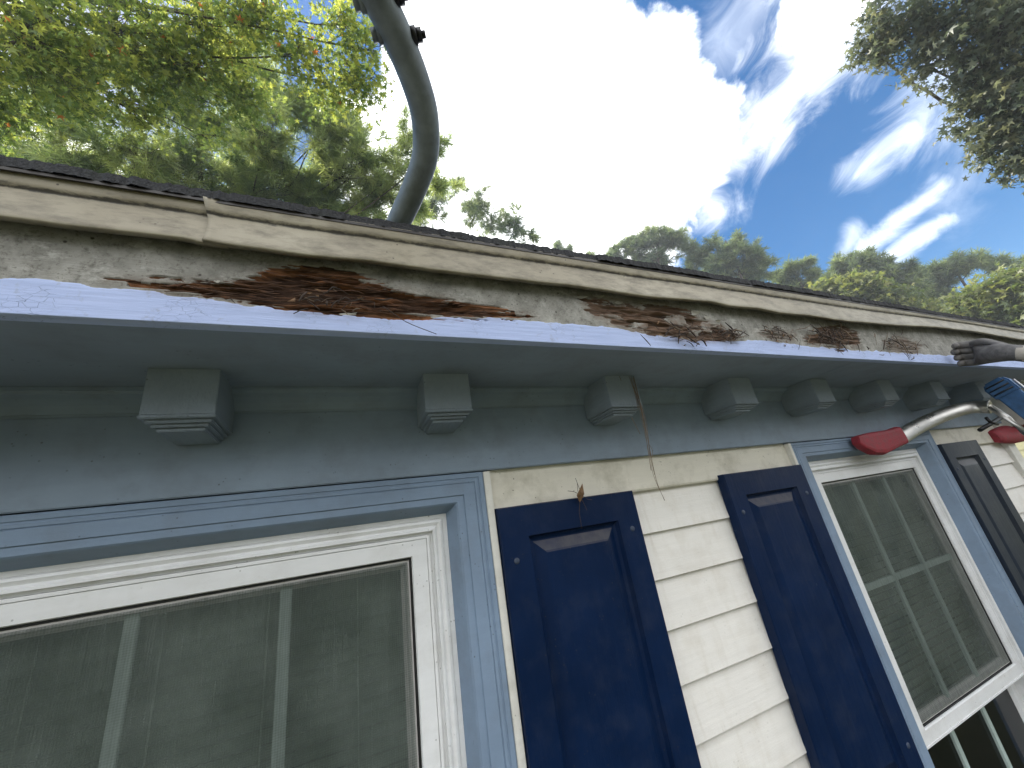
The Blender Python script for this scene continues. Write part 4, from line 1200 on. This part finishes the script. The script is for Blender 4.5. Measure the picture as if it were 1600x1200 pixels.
B = blob
make_tree('sweetgum_tree', 'yellow green sweetgum with star shaped leaves hanging over the roof at upper left',
          [B(50, 60, 105, 7.2), B(190, 50, 90, 7.6), B(300, 110, 80, 7.8), B(100, 140, 62, 8.2), B(215, 170, 45, 7.6), B(390, 30, 55, 7.2), B(465, 88, 42, 6.9), B(540, 40, 45, 6.8), B(560, 130, 46, 6.8), B(395, 150, 45, 8),
           B(0, 165, 55, 8.2), B(325, 215, 22, 8), B(510, 130, 38, 6.9), B(430, 30, 30, 7.1), B(-80, 100, 110, 8), B(590, 80, 25, 6.7), B(330, 40, 60, 7.6)],
          -420, 7.5, 'star', MAT['gum'], 3, twigs=26, subs=6, per=5, size=0.055, jitter=0.14, gap=-0.3, gap_f=5.0, up=-0.15, trunk_r=0.17, droop=4.0)
make_tree('pine_tree', 'large dark green pine with long needle tufts behind the bent pipe',
          [B(200, 230, 65, 13), B(310, 255, 55, 13.5), B(420, 215, 62, 13), B(505, 195, 52, 13), B(440, 295, 55, 13.5), B(565, 255, 55, 13), B(635, 260, 38, 12.6), B(585, 320, 42, 13), B(350, 310, 48, 13.5), B(685, 235, 24, 12.6), B(690, 290, 26, 13),
           B(250, 130, 75, 14), B(385, 110, 60, 14), B(90, 230, 60, 13.5), B(100, 100, 75, 14), B(470, 170, 38, 13.5), B(540, 180, 30, 13.2), B(640, 210, 25, 12.8), B(290, 330, 45, 13.2), B(250, 290, 50, 13.8), B(500, 330, 45, 13.2), B(190, 290, 45, 14), B(640, 325, 32, 13), B(400, 330, 40, 13.6), B(520, 260, 45, 13.8), B(350, 190, 50, 14.5), B(385, 275, 45, 14.6), B(480, 305, 40, 14.2), B(550, 335, 30, 13.8), B(30, 240, 50, 14.5), B(140, 270, 45, 14.5), B(20, 190, 55, 15)],
          330, 13.5, 'needle', MAT['pine'], 5, twigs=26, subs=7, per=24, size=0.30, width=0.0070, gap=-0.4, gap_f=4.5, up=0.35, trunk_r=0.24)
make_tree('pine_tree', 'smaller hazy pine just right of the bent pipe',
          [B(675, 320, 30, 22), B(745, 325, 32, 22), B(800, 350, 26, 22), B(715, 290, 18, 22), B(650, 335, 28, 22), B(830, 372, 16, 22), B(770, 345, 25, 23)],
          735, 22, 'needle', MAT['pine_far'], 8, twigs=20, subs=7, per=16, size=0.326, width=0.0115, gap=-0.7, gap_f=4.0, up=0.3, trunk_r=0.22)
make_tree('pine_tree', 'tiny treetop peeping over the roof edge below the white cloud',
          [B(872, 386, 9, 38), B(886, 392, 9, 38), B(920, 402, 10, 38)], None, 0, 'needle', MAT['pine_far'], 9, twigs=10, subs=7, per=16, size=0.510, width=0.0192, gap=-0.7, gap_f=4.0, up=0.3, trunk_r=0.2)
make_tree('pine_tree', 'rounded pale pine crown at the right foot of the big cloud',
          [B(985, 388, 24, 34), B(1010, 372, 22, 34), B(1035, 370, 20, 34), B(1062, 372, 18, 34), B(1075, 392, 16, 34), B(1020, 400, 30, 34), B(962, 396, 14, 34)], None, 0, 'needle', MAT['pine_far'], 10, twigs=26, subs=7, per=16, size=0.460, width=0.0179, gap=-0.7, gap_f=4.0, up=0.3, trunk_r=0.25)
make_tree('pine_tree', 'broad dense pine crown left of the scraggy pine',
          [B(1110, 395, 26, 34), B(1150, 385, 24, 33), B(1180, 398, 24, 33), B(1195, 418, 22, 33), B(1090, 412, 26, 34), B(1140, 420, 36, 33), B(1175, 430, 25, 33)], None, 0, 'needle', MAT['pine_far'], 11, twigs=28, subs=7, per=16, size=0.460, width=0.0179, gap=-0.7, gap_f=4.0, up=0.3, trunk_r=0.25)
make_tree('pine_tree', 'small scraggy pine in the dip between two broad crowns',
          [B(1232, 425, 20, 36), B(1258, 412, 15, 36), B(1270, 430, 14, 36), B(1215, 440, 15, 36), B(1250, 445, 22, 36)], None, 0, 'needle', MAT['pine_far'], 12, twigs=15, subs=7, per=16, size=0.510, width=0.0179, gap=-0.7, gap_f=4.0, up=0.3, trunk_r=0.2)
make_tree('pine_tree', 'flat topped pine below the bright wisps of cloud',
          [B(1320, 418, 22, 38), B(1350, 412, 22, 38), B(1380, 416, 20, 38), B(1300, 435, 20, 38), B(1400, 430, 18, 38), B(1340, 440, 30, 38), B(1420, 415, 10, 38), B(1425, 440, 22, 38)], None, 0, 'needle', MAT['pine_far'], 13, twigs=26, subs=7, per=16, size=0.510, width=0.0192, gap=-0.7, gap_f=4.0, up=0.3, trunk_r=0.25)
make_tree('pine_tree', 'wide open pine with sky showing through at far right',
          [B(1455, 425, 22, 40), B(1495, 412, 22, 40), B(1530, 408, 18, 40), B(1560, 412, 18, 40), B(1470, 450, 20, 40), B(1590, 420, 18, 40), B(1445, 465, 24, 40), B(1480, 478, 22, 40)], None, 0, 'needle', MAT['pine_far'], 14, twigs=18, subs=7, per=16, size=0.510, width=0.0192, gap=-0.7, gap_f=4.0, up=0.3, trunk_r=0.25)
make_tree('leafy_tree', 'yellowing broadleaf tree in front of the flat topped pine',
          [B(1320, 462, 24, 30), B(1350, 452, 22, 30), B(1385, 468, 24, 30), B(1290, 455, 14, 30), B(1415, 485, 20, 30), B(1440, 495, 20, 30)], None, 0, 'star', MAT['yellow'], 15, twigs=36, subs=6, gap=-0.4, per=8, size=0.21, jitter=0.25, trunk_r=0.2)
make_tree('leafy_tree', 'olive broadleaf tree at the right edge above the roof end',
          [B(1550, 465, 30, 27), B(1590, 445, 30, 27), B(1520, 480, 26, 27), B(1590, 490, 30, 27), B(1640, 460, 50, 27), B(1555, 495, 24, 27), B(1500, 492, 16, 27)], None, 0, 'star', MAT['yellow'], 16, twigs=36, subs=6, gap=-0.4, per=8, size=0.19, jitter=0.22, trunk_r=0.2)
make_tree('oak_tree', 'dark oak branches hanging into the upper right corner',
          [B(1400, 55, 48, 11), B(1470, 40, 55, 11), B(1550, 50, 60, 11), B(1445, 95, 32, 11), B(1510, 120, 48, 11), B(1570, 150, 50, 11), B(1545, 205, 38, 11), B(1585, 250, 30, 11), B(1540, 255, 22, 11), B(1610, 110, 60, 11.5), B(1640, 220, 60, 11.5),
           B(1352, 75, 18, 11), B(1380, 15, 28, 11), B(1500, -40, 60, 11), B(1620, 0, 80, 11.5), B(1700, 120, 110, 12), B(1590, 195, 40, 11), B(1525, 165, 30, 11)],
          1960, 12, 'star', MAT['oak'], 17, twigs=17, subs=6, per=6, size=0.085, jitter=0.11, gap=0.2, gap_f=4.5, up=-0.1, trunk_r=0.3)
# unseen wood added to block low sky light and to reflect in the panes
rr = np.random.default_rng(99); cs = []
for k in range(34):
    cs.append(((rr.uniform(-22, 26), rr.uniform(-17, -12), GZ + rr.uniform(1.0, 8.0)), rr.uniform(1.6, 3.0)))
cen = np.concatenate([np.array(c) + unit(rr.normal(size=(420, 3))) * r * rr.uniform(0.5, 1.0, (420, 1)) for c, r in cs])
V, F = blade_leaves(cen, rr.uniform(0.35, 0.7, len(cen)), rr)
o = link_mesh('added_woodland', mesh_np('added_woodland', V, F), MAT['oak'])
tag(o, 'dark leafy wood added out of view across the lawn, reflected in the panes', 'added_woodland', kind='stuff')

# ------------------------------------------------------------------ summer haze in the air
m = bpy.data.materials.new('thin haze'); m.use_nodes = True
n = NT(m.node_tree); o = n.new('ShaderNodeOutputMaterial'); pv = n.new('ShaderNodeVolumePrincipled')
pv.inputs['Color'].default_value = (0.93, 0.96, 1.0, 1); pv.inputs['Density'].default_value = 0.0022; pv.inputs['Anisotropy'].default_value = 0.3
n.l.new(pv.outputs[0], o.inputs['Volume'])
q = MB(); q.box(-410, 410, -410, 410, GZ - 1.0, 24.0)
tag(q.build('haze', m), kind='stuff')
